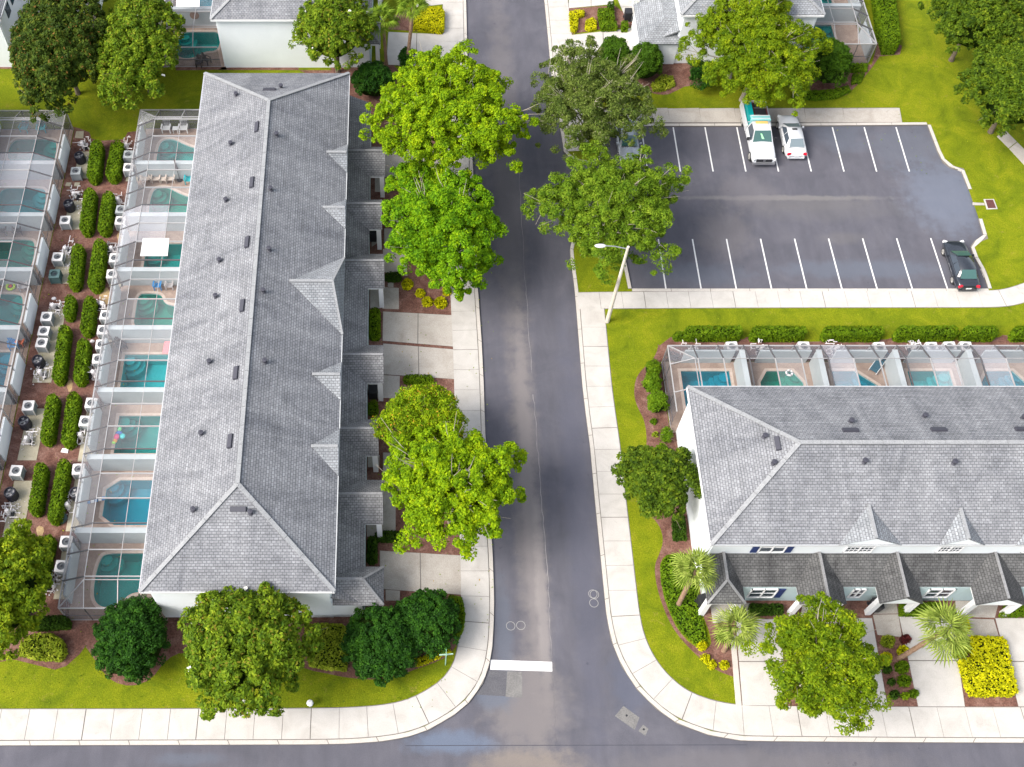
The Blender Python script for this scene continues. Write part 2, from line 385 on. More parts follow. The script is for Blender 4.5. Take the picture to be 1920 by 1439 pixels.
M['ridge'] = mottled('ridge_shingles', [(.235, .24, .25), (.30, .305, .31)], 2.5, .9, 12, .25, .3)
M['deck'] = mottled('pool_deck', [(.245, .175, .14), (.31, .23, .185), (.37, .285, .235)], 1.2, .9, 25, .2, .2)
M['plaster'] = mottled('pool_plaster', [(.26, .50, .50), (.34, .58, .57)], 1.0, .7, 8, .12, 0)
M['coping'] = mottled('pool_coping', [(.42, .33, .27), (.52, .43, .37)], 3, .8, 20, .2, .2)
M['water_teal'] = watermat('water_teal', (.05, .72, .68))
M['water_blue'] = watermat('water_blue', (.06, .68, .82))
M['water_pale'] = watermat('water_pale', (.28, .88, .92))
M['water_green'] = watermat('water_green', (.06, .70, .58))
M['frame'] = flat('aluminium_frame', (.36, .35, .35), .45, .2)
M['frame_dark'] = flat('bronze_frame', (.10, .095, .10), .5, .2)
M['scr_clear'] = screenmat('screen_clear', (.20, .20, .22), .07)
M['scr_glare'] = screenmat('screen_glare', (.55, .55, .60), .34)  # sky glare on the mesh, put into its colour and opacity
M['scr_mid'] = screenmat('screen_mid', (.40, .41, .45), .17)
M['scr_dark'] = screenmat('screen_dark', (.10, .095, .11), .46)
M['glass'] = flat('window_glass', (.055, .07, .09), .12, 0, .7)
M['glassblue'] = flat('windscreen_glass', (.06, .10, .12), .08, 0, .8)
M['blind'] = flat('window_blind', (.33, .31, .32), .7)
M['navy'] = flat('navy_shutter', (.010, .028, .12), .5)
M['black'] = flat('black_plastic', (.018, .018, .022), .5)
M['vent'] = flat('roof_vent_metal', (.045, .045, .06), .6, .1)
M['bark'] = mottled('bark', [(.10, .075, .055), (.20, .16, .125)], 4, .95, 20, .4, .6)
M['barkpale'] = mottled('pale_bark', [(.26, .22, .17), (.38, .34, .28)], 3, .9, 20, .3, .5)
M['palmbark'] = mottled('palm_bark', [(.20, .12, .075), (.33, .22, .15)], 5, .95, 25, .4, .6)
M['pvc'] = flat('white_pvc', (.74, .70, .70), .4)
M['acwhite'] = flat('ac_white', (.60, .58, .57), .5)
M['acgrey'] = flat('ac_grey', (.27, .29, .30), .5)
M['acgreen'] = flat('ac_green', (.07, .13, .13), .5)
M['acdark'] = flat('ac_dark', (.022, .022, .035), .5)
M['silver'] = flat('silver_metal', (.5, .5, .52), .3, .8)
M['pole'] = mottled('pole_concrete', [(.52, .46, .38), (.62, .56, .48)], 2, .85, 30, .15, .1)
LF = {
 'maple': leafmat('leaf_maple', (.045, .115, .002), (.195, .315, .003), (.42, .50, .005), .25, .9),
 'maple2': leafmat('leaf_maple_deep', (.030, .105, .002), (.135, .275, .003), (.32, .45, .005), .25, .9),
 'elm': leafmat('leaf_elm', (.040, .090, .003), (.15, .225, .004), (.36, .40, .010), .25, .7),
 'myrtle': leafmat('leaf_myrtle', (.05, .11, .002), (.19, .29, .004), (.38, .44, .008), .22, .9, (.42, .24, .02)),
 'oak': leafmat('leaf_oak', (.045, .080, .012), (.115, .160, .026), (.22, .265, .06), .25, .8, (.26, .25, .14)),
 'oak2': leafmat('leaf_oak_green', (.040, .095, .005), (.13, .215, .010), (.27, .35, .028), .22, .8),
 'magnolia_dark': leafmat('leaf_magnolia_dark', (.012, .028, .004), (.050, .085, .007), (.16, .18, .016), .12, .9, (.17, .09, .02)),
 'magnolia': leafmat('leaf_magnolia', (.022, .060, .004), (.120, .190, .007), (.32, .38, .020), .18, .9, (.20, .16, .02)),
 'magnolia_yellow': leafmat('leaf_magnolia_yellow', (.035, .080, .003), (.16, .23, .006), (.42, .45, .016), .18, .7),
 'holly': leafmat('leaf_holly', (.016, .038, .003), (.070, .120, .005), (.19, .23, .012), .12, .9),
 'ligustrum': leafmat('leaf_ligustrum', (.006, .026, .003), (.020, .072, .005), (.060, .16, .010), .12, 1.2),
 'ball': leafmat('leaf_clipped_ball', (.022, .055, .003), (.045, .105, .004), (.085, .16, .006), .15, 1.0),
 'hedge': leafmat('leaf_hedge', (.045, .095, .003), (.11, .19, .004), (.19, .27, .006), .2, 1.5),
 'hedge_dark': leafmat('leaf_hedge_dark', (.015, .040, .003), (.035, .080, .005), (.07, .12, .008), .15, 1.5),
 'gold': leafmat('leaf_gold', (.24, .26, .003), (.50, .48, .004), (.72, .66, .010), .2, 1.6),
 'lime': leafmat('leaf_lime', (.13, .19, .010), (.27, .33, .02), (.45, .47, .06), .25, 2.0),
 'cover': leafmat('leaf_cover', (.055, .12, .003), (.105, .19, .005), (.17, .25, .008), .2, 1.2),
 'palm': leafmat('leaf_palm', (.10, .16, .02), (.24, .31, .05), (.44, .50, .12), .3, 1.0),
 'palm_green': leafmat('leaf_palm_green', (.07, .14, .012), (.17, .27, .02), (.32, .40, .05), .3, 1.0),
 'red': leafmat('leaf_red', (.05, .012, .015), (.11, .02, .02), (.20, .05, .03), .2, 1.0),
}
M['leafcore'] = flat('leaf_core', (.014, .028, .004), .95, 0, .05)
M['flower'] = flat('white_flower', (.8, .78, .72), .6)
M['seal'] = mottled('asphalt_seam', [(.22, .205, .205), (.29, .27, .265)], 2, .9, 20, .3, .1)
M['seam_dark'] = mottled('asphalt_seam_dark', [(.045, .045, .06), (.06, .06, .075)], 2, .9, 20, .3, .1)
M['patch'] = mottled('cement_patch', [(.145, .14, .138), (.20, .193, .185)], 1.6, .9, 14, .35, .2)
M['patch_dark'] = mottled('asphalt_patch_mat', [(.085, .085, .098), (.115, .113, .122)], 1.6, .95, 16, .35, .2)
# ------------------------------------------------------------------ ground outlines (metres)
# west edge of the street, from the north down and round the corner to the west
west_px = [(874, 0), (877, 125), (884, 260), (889, 360), (896, 540), (903, 640), (907, 720), (910, 815), (917, 930), (924, 1045), (926.5, 1120), (926, 1165), (923, 1215), (917, 1250), (905, 1283), (880, 1318),
           (850, 1343), (805, 1369), (765, 1383), (720, 1391), (660, 1395.5), (600, 1397), (480, 1397.5), (0, 1399)]
WEST = [(4.6, 130.0)] + PP(west_px) + [(-75.0, 15.1)]
# east edge: from the right frame edge westwards, round the corner, north to the lot walk
east_px = [(1920, 1394), (1700, 1393), (1440, 1391), (1390, 1390), (1330, 1380), (1270, 1358), (1230, 1330), (1195, 1295), (1165, 1250), (1145, 1200), (1136, 1150), (1131, 1100), (1126, 1050), (1114, 930), (1106, 840), (1098, 780), (1091, 720), (1084, 630), (1080, 580), (1077, 545), (1074.5, 525)]
EAST = [(95.0, 15.3)] + PP(east_px)
isl_l = [EAST[-1], P(1071, 500), P(1068, 470), P(1072, 452), P(1085, 443)]           # island under the oak south of the lot mouth
isl_r = [P(1150, 443), P(1164, 452), P(1169, 470), P(1184, 543)]
lot_s = [P(1184, 543), P(1852, 543)]
lot_e = PP([(1852, 543), (1841, 510), (1822, 477), (1819, 463), (1826, 453), (1844, 446), (1834, 412), (1815, 357), (1801, 321.5), (1783, 317), (1768, 307), (1757.5, 287), (1738, 236)])
lot_n = [P(1738, 236), P(1480, 238), P(1197, 238.5), P(1128, 239)]
isl_n = PP([(1128, 239), (1135, 275), (1133, 292), (1122, 304), (1100, 309), (1078, 304), (1066, 296), (1057, 286)])
ne = PP([(1057, 286), (1045, 210), (1033, 137), (1026, 60), (1020, 0)]) + [(11.7, 130.0)]
ROADHOLE = WEST[::-1] + [(3.0 + 8.5, 130.0)]
# one closed outline for all asphalt: street, cross street and parking lot
outline = list(WEST) + [(-75.0, 5.5), (95.0, 5.5)] + EAST + isl_l[1:] + isl_r + lot_s[1:] + lot_e[1:] + lot_n[1:] + isl_n[1:] + ne[1:]
ASPH = outline
def area(p): return sum(p[i][0] * p[(i + 1) % len(p)][1] - p[(i + 1) % len(p)][0] * p[i][1] for i in range(len(p))) / 2
if area(ASPH) < 0: ASPH = ASPH[::-1]
SK = -.0128
def MA(a, v): return (-5.1 - a + SK * (v - 23.0), v)              # west row in the picture: a runs from the street eave to the back
def MW(a, v): return (-46.75 + a + SK * (v - 23.0), v)            # next row further west, mirrored
def MB2(a, v): return (-5.1 - a + SK * 58, v)                     # row north of the first
def MC(a, v): return (-46.75 + a + SK * 40, v)
def MB3(a, v): return (22.3 + a, v)                               # row at the top right
def MBR(a, v): return (v, 25.9 + a)                               # row at the right, street side to the south
def rect(Mf, a0, a1, v0, v1): return [Mf(a0, v0), Mf(a1, v0), Mf(a1, v1), Mf(a0, v1)]
decks = [rect(MA, 11.2, 17.72, 22.95, 66.5), rect(MW, 11.2, 17.75, 22.95, 66.45), rect(MBR, 10.9, 16.95, 18.05, 60.8), rect(MB2, 11.2, 17.72, 73.9, 112), rect(MC, 11.2, 17.75, 73.9, 112), rect(MB3, 11.2, 17.72, 74.4, 112)]
grass_o = sheet('lawn', [(-140, -60), (170, -60), (170, 260), (-140, 260)], [ASPH] + decks, .10, M['grass'], kind='structure')
sheet('ground', [(-400, -300), (420, -300), (420, 600), (-400, 600)], [], -3.0, M['grass'], kind='structure')
asph_out = offset_closed(ASPH, .35)
sheet('road', asph_out, [], 0.0, M['asphalt'], kind='structure')

# ---- kerbs
kerb = struct_root('kerb')
def run_kerb(line, side=1, w=.28, z=.13, step=3.05, root=kerb, s0=0.0):
    s = arc(line); off = offset_open(line, side * w); so = arc(off); t = s0; L = s[-1]
    MB().prism(strip_quads(list(line), offset_open(line, side * w)), -.03, .114).build('kerb_bed', M['joint'], root)
    while t < L - .05:
        e = min(L, t + step)
        if L - e < .5: e = L
        A = sub_poly(line, s, t + .012, e - .012, 4); k = so[-1] / L; B = sub_poly(off, so, (t + .012) * k, (e - .012) * k, 4)
        MB().prism(strip_quads(A, B), -.02, z, inset=.012).build('kerb_stone', M['kerb'], root); t = e
run_kerb(WEST, -1); run_kerb(EAST, -1)
run_kerb(isl_l, -1); run_kerb(isl_r, -1); run_kerb(lot_s, -1)
s_ = lot_e; run_kerb(s_[:7], -1); run_kerb(s_[7:], -1)
run_kerb(lot_n, -1); run_kerb(isl_n, -1); run_kerb(ne, -1)

# ---- sidewalks: slabs with sawn joints over a darker bed
walk = struct_root('sidewalk')
def frame_at(pl, s, t):
    e = .25; a, b = sub_poly(pl, s, max(0, t - e), max(0, t - e) + 1e-4, 2)[0], sub_poly(pl, s, min(s[-1], t + e), min(s[-1], t + e) + 1e-4, 2)[0]
    p = sub_poly(pl, s, t, t + 1e-4, 2)[0]; dx, dy = b[0] - a[0], b[1] - a[1]; l = math.hypot(dx, dy) or 1; return p, (-dy / l, dx / l)
def run_walk(line, side, d0, d1, pitch=1.76, big=3, z=.135, mat=None, phase=0):
    mat = mat or M['concrete']; dm = side * (d0 + d1) / 2; hw_ = abs(d1 - d0) / 2; C_ = smooth_open(offset_open(line, dm), 2); s = arc(C_)
    def edge(t, o): (x, y), (nx, ny) = frame_at(C_, s, t); return (x + nx * o, y + ny * o)
    ts = np.linspace(0, s[-1], max(2, int(s[-1] / .8)))
    MB().prism(strip_quads([edge(t, hw_ + .045) for t in ts], [edge(t, -hw_ - .045) for t in ts]), .09, .112).build('joint_bed', M['joint'], walk)
    n = max(1, round(s[-1] / pitch)); L_ = s[-1]
    for i in range(n):
        g0 = .022 if (i + phase) % (big + 1) == 0 else .008; g1 = .022 if (i + 1 + phase) % (big + 1) == 0 else .008
        t0, t1 = i / n * L_ + g0, (i + 1) / n * L_ - g1; tt = [t0, t0 + (t1 - t0) * .33, t0 + (t1 - t0) * .67, t1]
        MB().prism(strip_quads([edge(t, hw_) for t in tt], [edge(t, -hw_) for t in tt]), .10, z + rng.uniform(-.004, .004), inset=.006).build('slab', mat, walk)
def between(line, a, b): return line[a:b]
run_walk([(4.6, 100.0)] + WEST[1:-1] + [(-40.0, 15.1)], -1, .32, 2.18)
i0 = 1
run_walk([(48.0, 15.32)] + EAST[1:20], -1, .32, 2.14, phase=2)
run_walk(ne[:-1] + [(11.72, 98.0)], -1, .32, 2.2, phase=1)
# walk along the south of the lot, then bending up to the right
wl_t = PP([(1078, 549), (1184, 549), (1440, 549), (1700, 549), (1852, 549), (1878, 547), (1900, 541), (1925, 532), (1980, 512)])
wl_b = PP([(1088, 583), (1184, 580), (1440, 577.5), (1700, 577), (1852, 576.5), (1885, 575), (1910, 571), (1935, 562), (1990, 545)])
wl_b[0] = (wl_b[0][0], wl_b[0][1]); wm = [((a[0] + b[0]) / 2, (a[1] + b[1]) / 2) for a, b in zip(wl_t, wl_b)]
hw = sum(math.dist(a, b) for a, b in zip(wl_t, wl_b)) / len(wm) / 2
run_walk(wm[0:1] + wm[1:], 1, -hw, hw, pitch=1.72, phase=1)
wn_t = PP([(1130, 206), (1682, 204)]); wn_b = PP([(1130, 232), (1690, 230)])
MB().prism(strip_quads(wn_t, PP([(1130, 236.5), (1692, 235)])), .09, .112).build('joint_bed', M['joint'], walk)
xs_ = [1130, 1192, 1251.5, 1310, 1376, 1434, 1507, 1579, 1686]
for a, b in zip(xs_[:-1], xs_[1:]):
    MB().prism([P(a + .5, 206), P(b - .5, 205), P(b + 4.5, 231.5), P(a + 4.5, 231.5)], .10, .135).build('slab', M['concrete_old'], walk)
# path at the far right, partly under the trees
for q in ([(1868, 258), (1890, 280), (1905, 268), (1884, 247)], [(1891, 281), (1925, 318), (1940, 303), (1906, 269)], [(1880, 120), (1893, 128), (1903, 122), (1890, 114)]):
    MB().prism(PP(q), .10, .13).build('slab', M['concrete_old'], walk)

# ---- painted lines and markings on the asphalt
marks = struct_root('road_markings')
def line_sheet(poly, z=.004, mat='paint', name='painted_line', parent=None):
    return sheet(name, poly, [], z, M[mat], parent or marks)
def stripe(p0, p1, w=.11, z=.004, mat='paint', name='painted_line'):
    a, b = P(*p0), P(*p1); dx, dy = b[0] - a[0], b[1] - a[1]; l = math.hypot(dx, dy); nx, ny = -dy / l * w / 2, dx / l * w / 2
    line_sheet([(a[0] - nx, a[1] - ny), (b[0] - nx, b[1] - ny), (b[0] + nx, b[1] + ny), (a[0] + nx, a[1] + ny)], z, mat, name)
for i in range(9):
    f = i / 8; stripe((1234.5 + (1745 - 1234.5) * f, 449 - 2 * f), (1248.6 + (1776.5 - 1248.6) * f, 542))
    stripe((1202.5 + (1680 - 1202.5) * f, 239), (1214.5 + (1705 - 1214.5) * f, 322))
sb = PP([(919.5, 1237.5), (1035, 1241.5), (1035.5, 1259.5), (919, 1256)]); line_sheet(sb, name='stop_line')
M['ringpaint'] = flat('worn_paint', (.27, .26, .25), .9)
for cx, cy in ((957.5, 1174), (976.5, 1173), (1111.5, 1114), (1114.5, 1115), (1113.5, 1131)):
    x, y = P(cx, cy); o_ = [(x + .30 * math.cos(a), y + .30 * math.sin(a)) for a in np.linspace(0, 2 * math.pi, 24, endpoint=False)]
    i_ = [(x + .265 * math.cos(a), y + .265 * math.sin(a)) for a in np.linspace(0, 2 * math.pi, 24, endpoint=False)]
    sheet('painted_ring', o_, [i_], .0045 if cx not in (1114.5,) else .0085, M['ringpaint'], marks)
for p0, p1, w, mt in (((972, 300), (984, 520), .07, 'seal'), ((984, 520), (997, 700), .06, 'seal'), ((1000, 740), (1012, 890), .09, 'seal'), ((1012, 890), (1027, 1080), .12, 'seal'), ((1027, 1080), (1034, 1230), .07, 'seal'),
                      ((1036, 1262), (1043, 1395), .02, 'seam_dark'), ((760, 1398.5), (1400, 1397), .02, 'seam_dark')):
    a_, b_ = P(*p0), P(*p1); n_ = 16; pts_ = [(a_[0] + (b_[0] - a_[0]) * k / n_ + rng.uniform(-.05, .05), a_[1] + (b_[1] - a_[1]) * k / n_) for k in range(n_ + 1)] if abs(b_[1] - a_[1]) > 3 else [a_, b_]
    lw = [w * rng.uniform(.06, .28) for _ in pts_]
    line_sheet([(x - q, y) for (x, y), q in zip(pts_, lw)] + [(x + q, y) for (x, y), q in reversed(list(zip(pts_, lw)))] if len(pts_) > 2 else [(a_[0], a_[1] - w), (b_[0], b_[1] - w), (b_[0], b_[1] + w), (a_[0], a_[1] + w)], .003, mt, 'asphalt_seam')
line_sheet(PP([(900, 1258), (950, 1259), (949, 1306), (893, 1303)]), .0032, 'patch_dark', 'asphalt_patch')
line_sheet(PP([(951, 1259), (979, 1260), (979, 1308), (948, 1307)]), .0036, 'patch', 'asphalt_patch')
line_sheet(PP([(1169, 1324), (1199, 1346), (1190, 1369), (1153, 1343)]), .0032, 'patch', 'asphalt_patch')
line_sheet(PP([(1206, 1359), (1216, 1367), (1210, 1380), (1197, 1371)]), .0032, 'patch', 'asphalt_patch')
for cx, cy in ((1175, 1342), (1207, 1368)):
    c = P(cx, cy); MB().cyl((c[0], c[1], -.01), .07, .022, 10).build('valve_cap', M['black'], marks)

# ---- mulch beds, bare soil, ground cover
beds = struct_root('planting_beds')
def bed(px, z=.112, mat='mulch', name='mulch_bed', it=2, h=0):
    pts = PP(px, h) if it is not None else px
    if it: pts = smooth_closed(pts, it)
    q = []
    for i, (x, y) in enumerate(pts):                      # raked edge: small irregular steps
        q.append((x + rng.uniform(-.03, .03), y + rng.uniform(-.03, .03)))
    return sheet(name, q, [], z, M[mat], beds)
strip = [MW(17.8, 22.6), MW(17.8, 66.4)] + PP([(128, 237), (150, 243), (168, 250), (172, 262), (190, 266), (233, 263), (240, 250)]) + [MA(17.74, 66.3), MA(17.74, 22.9), MA(17.2, 22.9)] + PP([(200, 1170), (180, 1186), (150, 1228), (125, 1250), (104, 1257), (60, 1246), (28, 1238), (-10, 1244), (-120, 1250)]) + [(-33, 22.6)]
sheet('mulch_bed', strip, [], .112, M['mulch'], beds)
bed([(112, 1162), (320, 1150), (640, 1152), (700, 1130), (868, 1118), (871, 1160), (862, 1200), (845, 1228), (800, 1250), (740, 1270), (700, 1277), (655, 1272), (600, 1262), (556, 1250), (500, 1268), (430, 1270), (380, 1240), (345, 1222), (312, 1238), (285, 1276), (247, 1288), (214, 1281), (193, 1262), (170, 1225), (140, 1190)], .1155, it=1)
bed([(620, 120), (732, 118), (870, 270), (853, 540), (851, 715), (860, 900), (866, 1044), (867, 1122), (690, 1135), (640, 1000), (640, 300)], .1145, it=0)
bed([(560, 134), (740, 134), (740, 186), (640, 190), (600, 150)], .113, it=0)
bed([(420, 126), (560, 126), (560, 133.5), (410, 133.5)], .1125, it=0)
bed([(-20, 125), (34, 125), (34, 131), (-20, 131)], .1125, it=0)
bed([(330, 124), (425, 124), (425, 133), (330, 134)], .1125, it=0)
wb_ = smooth_open(PP([(1236, 650), (1222, 680), (1202, 695), (1190, 715), (1188, 745), (1196, 768), (1208, 790), (1213, 825), (1208, 870), (1206, 930), (1212, 962), (1236, 985), (1244, 1015), (1236, 1040), (1226, 1062), (1230, 1100), (1246, 1150), (1266, 1188), (1300, 1226), (1340, 1258), (1379, 1272)]), 2)
sheet('mulch_bed', [(18.0, 44.4)] + wb_ + PP([(1374, 1160)]) + [(20.0, 24.6), (18.6, 26.5), (18.6, 37.0), (18.0, 37.0)], [], .112, M['mulch'], beds)
nb_ = smooth_open(PP([(1236, 650), (1262, 630), (1290, 632), (1390, 640), (1402, 632), (1414, 638), (1530, 644), (1548, 638), (1656, 640), (1676, 634), (1690, 640), (1800, 640), (1870, 636), (1882, 628), (1905, 640), (2040, 640)]), 1)
sheet('mulch_bed', nb_ + [(62, 42.9), (17.9, 42.9), (17.9, 44.0)], [], .1125, M['mulch'], beds)
bed([(1365, 1120), (2060, 1120), (2060, 1326), (1379, 1326), (1372, 1200)], .1122, it=0)
bed([(1150, 118), (1290, 120), (1320, 125), (1345, 150), (1330, 162), (1288, 162), (1268, 172), (1250, 181), (1226, 178), (1195, 170), (1150, 172)], it=1)
bed([(1468, 123), (1520, 123), (1634, 123), (1650, 60), (1652, -20), (1660, 20), (1668, 78), (1690, 88), (1686, 104), (1648, 108), (1636, 126), (1612, 156), (1586, 180), (1548, 188), (1500, 184), (1478, 165)], it=0)
bed([(1050, 45), (1066, 18), (1152, 12), (1190, 40), (1192, 52), (1120, 58), (1072, 66)], .116, it=0)
for q, w in (([(265, 830), (296, 815), (300, 850), (270, 860)], 0), ):
    pass
for q in ([(202, 540), (207, 548), (209, 570), (196, 575), (186, 562), (188, 545)], [(218, 440), (232, 436), (232, 456), (222, 456)], [(165, 990), (174, 998), (160, 1000), (152, 1006)], [(66, 993), (80, 985), (84, 1001), (74, 1010)], [(126, 716), (137, 712), (136, 735), (128, 738)]):
    bed(q, .114, 'sand', 'bare_soil')
bed([(1236, 1084), (1238, 1052), (1252, 1040), (1305, 1040), (1311, 1120), (1318, 1160), (1330, 1185), (1335, 1215), (1310, 1218), (1282, 1198), (1262, 1168), (1246, 1130)], .114, 'grass', 'ground_cover_bed', 1)
bed([(1066, 20), (1068, 64), (1120, 56), (1120, 14)], .117, 'mulch', it=0)
bed([(1120, 28), (1182, 24), (1190, 48), (1122, 56)], .1175, 'mulch', it=0)
bed([(760, 20), (830, 60), (834, 65), (728, 57), (740, 30)], .117, 'mulch', it=0)

# ---- driveways and front walks
drv = struct_root('driveway')
def dslab(px, mat='concrete_old', z=.13, cuts=()):
    pts = PP(px) if not isinstance(px[0][0], float) else px
    MB().prism(pts, .10, z + rng.uniform(-.003, .003), inset=.012).build('slab', M[mat], drv)
def dquad(px, nx=2, ny=1, mat='concrete_old', z=.13):
    a, b, c, d = PP(px)
    l = lambda p, q, t: (p[0] + (q[0] - p[0]) * t, p[1] + (q[1] - p[1]) * t)
    MB().prism([a, b, c, d], .09, .119).build('joint_bed', M['joint'], drv)
    for i in range(nx):
        for j in range(ny):
            g = .006
            f0, f1, g0, g1 = i / nx + g, (i + 1) / nx - g, j / ny + g, (j + 1) / ny - g
            q = [l(l(a, b, s), l(d, c, s), t) for s, t in ((f0, g0), (f1, g0), (f1, g1), (f0, g1))]
            MB().prism(q, .10, z + rng.uniform(-.003, .003)).build('slab', M[mat], drv)
dquad([(718, 586), (850, 593), (850, 652), (717, 641)]); dquad([(718, 646), (851, 657), (853, 713), (718, 704)])
dslab([(718, 705), (750, 707), (749, 749), (717, 748)]); dslab([(718, 540), (748, 542), (748, 582), (717, 581)]); dslab([(727, 532), (738, 532), (738, 541), (727, 540)])
dquad([(712, 1034), (864, 1043), (866, 1117), (712, 1106)]); dslab([(723, 1107), (750, 1109), (750, 1128), (723, 1128)])
dquad([(720, 430), (850, 438), (850, 515), (720, 468)], 2); dslab([(718, 469), (762, 474), (764, 520), (718, 512)])
dquad([(719, 385), (848, 392), (848, 430), (719, 424)], 2); dquad([(719, 280), (845, 288), (847, 345), (722, 335)], 2)
dslab([(703, 330), (722, 330), (722, 362), (703, 362)], z=.128); dslab([(695, 420), (716, 430), (712, 455), (697, 465)], z=.128)
dquad([(718, 850), (856, 858), (860, 915), (718, 905)], 2); dslab([(712, 905), (742, 906), (742, 1000), (712, 998)])
dslab([(690, 855), (712, 855), (711, 878), (690, 878)], z=.128); dslab([(688, 980), (716, 982), (716, 1008), (688, 1008)], z=.128); dslab([(694, 540), (714, 540), (714, 580), (694, 580)], z=.128)
dslab([(693, 716), (716, 718), (716, 750), (692, 748)], z=.128)
# northern front yard
dquad([(728, 62), (835, 67), (837, 128), (724, 124)], 2, 1, 'concrete'); dquad([(780, 0), (832, -10), (834, 10), (780, 16)], 1, 1, 'concrete')
dquad([(1070, 68), (1190, 54), (1200, 120), (1066, 132)], 2, 1, 'concrete'); dquad([(1066, -10), (1150, -10), (1150, 10), (1066, 18)], 2, 1, 'concrete')
dquad([(1152, -12), (1200, -14), (1192, 42), (1176, 44)], 1, 2, 'concrete')
# right-hand front yard
dslab([(1367, 1180), (1377, 1180), (1390, 1325), (1379, 1325)], 'kerb', .15)
dquad([(1378, 1162), (1462, 1162), (1474, 1325), (1391, 1325)], 1, 2, 'concrete'); dquad([(1530, 1160), (1634, 1160), (1663, 1325), (1548, 1325)], 1, 2, 'concrete')
dquad([(1635, 1154), (1683, 1153), (1690, 1196), (1644, 1192)], 1, 1); dslab([(1650, 1128), (1679, 1128), (1683, 1152), (1637, 1153)])
dquad([(1684, 1157), (1784, 1157), (1808, 1327), (1720, 1327)], 1, 2, 'concrete'); dquad([(1785, 1160), (1862, 1163), (1872, 1196), (1790, 1196)], 1, 1)
dquad([(1864, 1160), (1960, 1160), (1995, 1327), (1908, 1327)], 1, 2, 'concrete'); dslab([(1790, 1128), (1872, 1128), (1864, 1160), (1786, 1158)])
dslab([(1330, 1132), (1405, 1132), (1412, 1160), (1336, 1170)]); dslab([(1505, 1126), (1560, 1126), (1570, 1158), (1500, 1158)])

# ---- storm drain by the lot
dr = thing('storm_drain', 'square iron storm drain grate in a concrete collar east of the parking lot', 'drain', (*P(1856, 385), .1))
c = PP([(1843, 376), (1862, 376), (1869, 394), (1849, 395)]); MB().prism(c, .06, .15).build('collar', M['concrete'], dr)
g = PP([(1846, 377.5), (1860.5, 377.5), (1866, 392.5), (1851, 393)])
gb = MB().prism(g, .151, .157).build('grate_shade_plate', M['black'], dr)  # black plate above the collar, painting in the shade below the bars
rust = flat('rusty_iron', (.13, .045, .04), .8)
for i in range(7):
    t = (i + .5) / 7; l = lambda p, q, t: Vector((p[0] + (q[0] - p[0]) * t, p[1] + (q[1] - p[1]) * t, .17))
    MB().bar(l(g[0], g[1], t), l(g[3], g[2], t), .05, .03).build('grate_bar', rust, dr)
MB().prism(PP([(1822, 382), (1844, 383), (1845, 387), (1823, 387)]), .08, .14).build('inlet_apron', M['concrete_old'], dr)
# ------------------------------------------------------------------ town houses
ZE, ZR, ZL, ZLW = 5.75, 8.5, 2.7, 3.75          # main eave, ridge, low eave, low roof at the wall
def V(Mf, a, v, z): x, y = Mf(a, v); return Vector((x, y, z))
def ridge_strip(pts, parent, w=.27, mat='ridge'):
    a, b = Vector(pts[0]), Vector(pts[1]); n = max(1, int((b - a).length / 1.3)); mb = MB()
    for i in range(n):
        p, q = a.lerp(b, i / n), a.lerp(b, (i + .985) / n); mb.bar(p + Vector((0, 0, .05)), q + Vector((0, 0, .04)), w, .05)
    mb.build('ridge_cap', M[mat], parent)
def roofpart(pts, parent, mat='roof', name='roof_slope', th=.14):
    o = MB().slab(pts, th).build(name, [M[mat]], parent, uvslope=True); return o
def wallbox(Mf, a0, v0, a1, v1, z0, z1, parent, mat='wall', name='wall', th=.2):
    p, q = Mf(a0, v0), Mf(a1, v1); dx, dy = q[0] - p[0], q[1] - p[1]; l = math.hypot(dx, dy); nx, ny = -dy / l * th / 2, dx / l * th / 2
    return MB().prism([(p[0] - nx, p[1] - ny), (q[0] - nx, q[1] - ny), (q[0] + nx, q[1] + ny), (p[0] + nx, p[1] + ny)], z0, z1).build(name, M[mat], parent)
def frange(a, b, s):
    while a < b: yield a; a += s

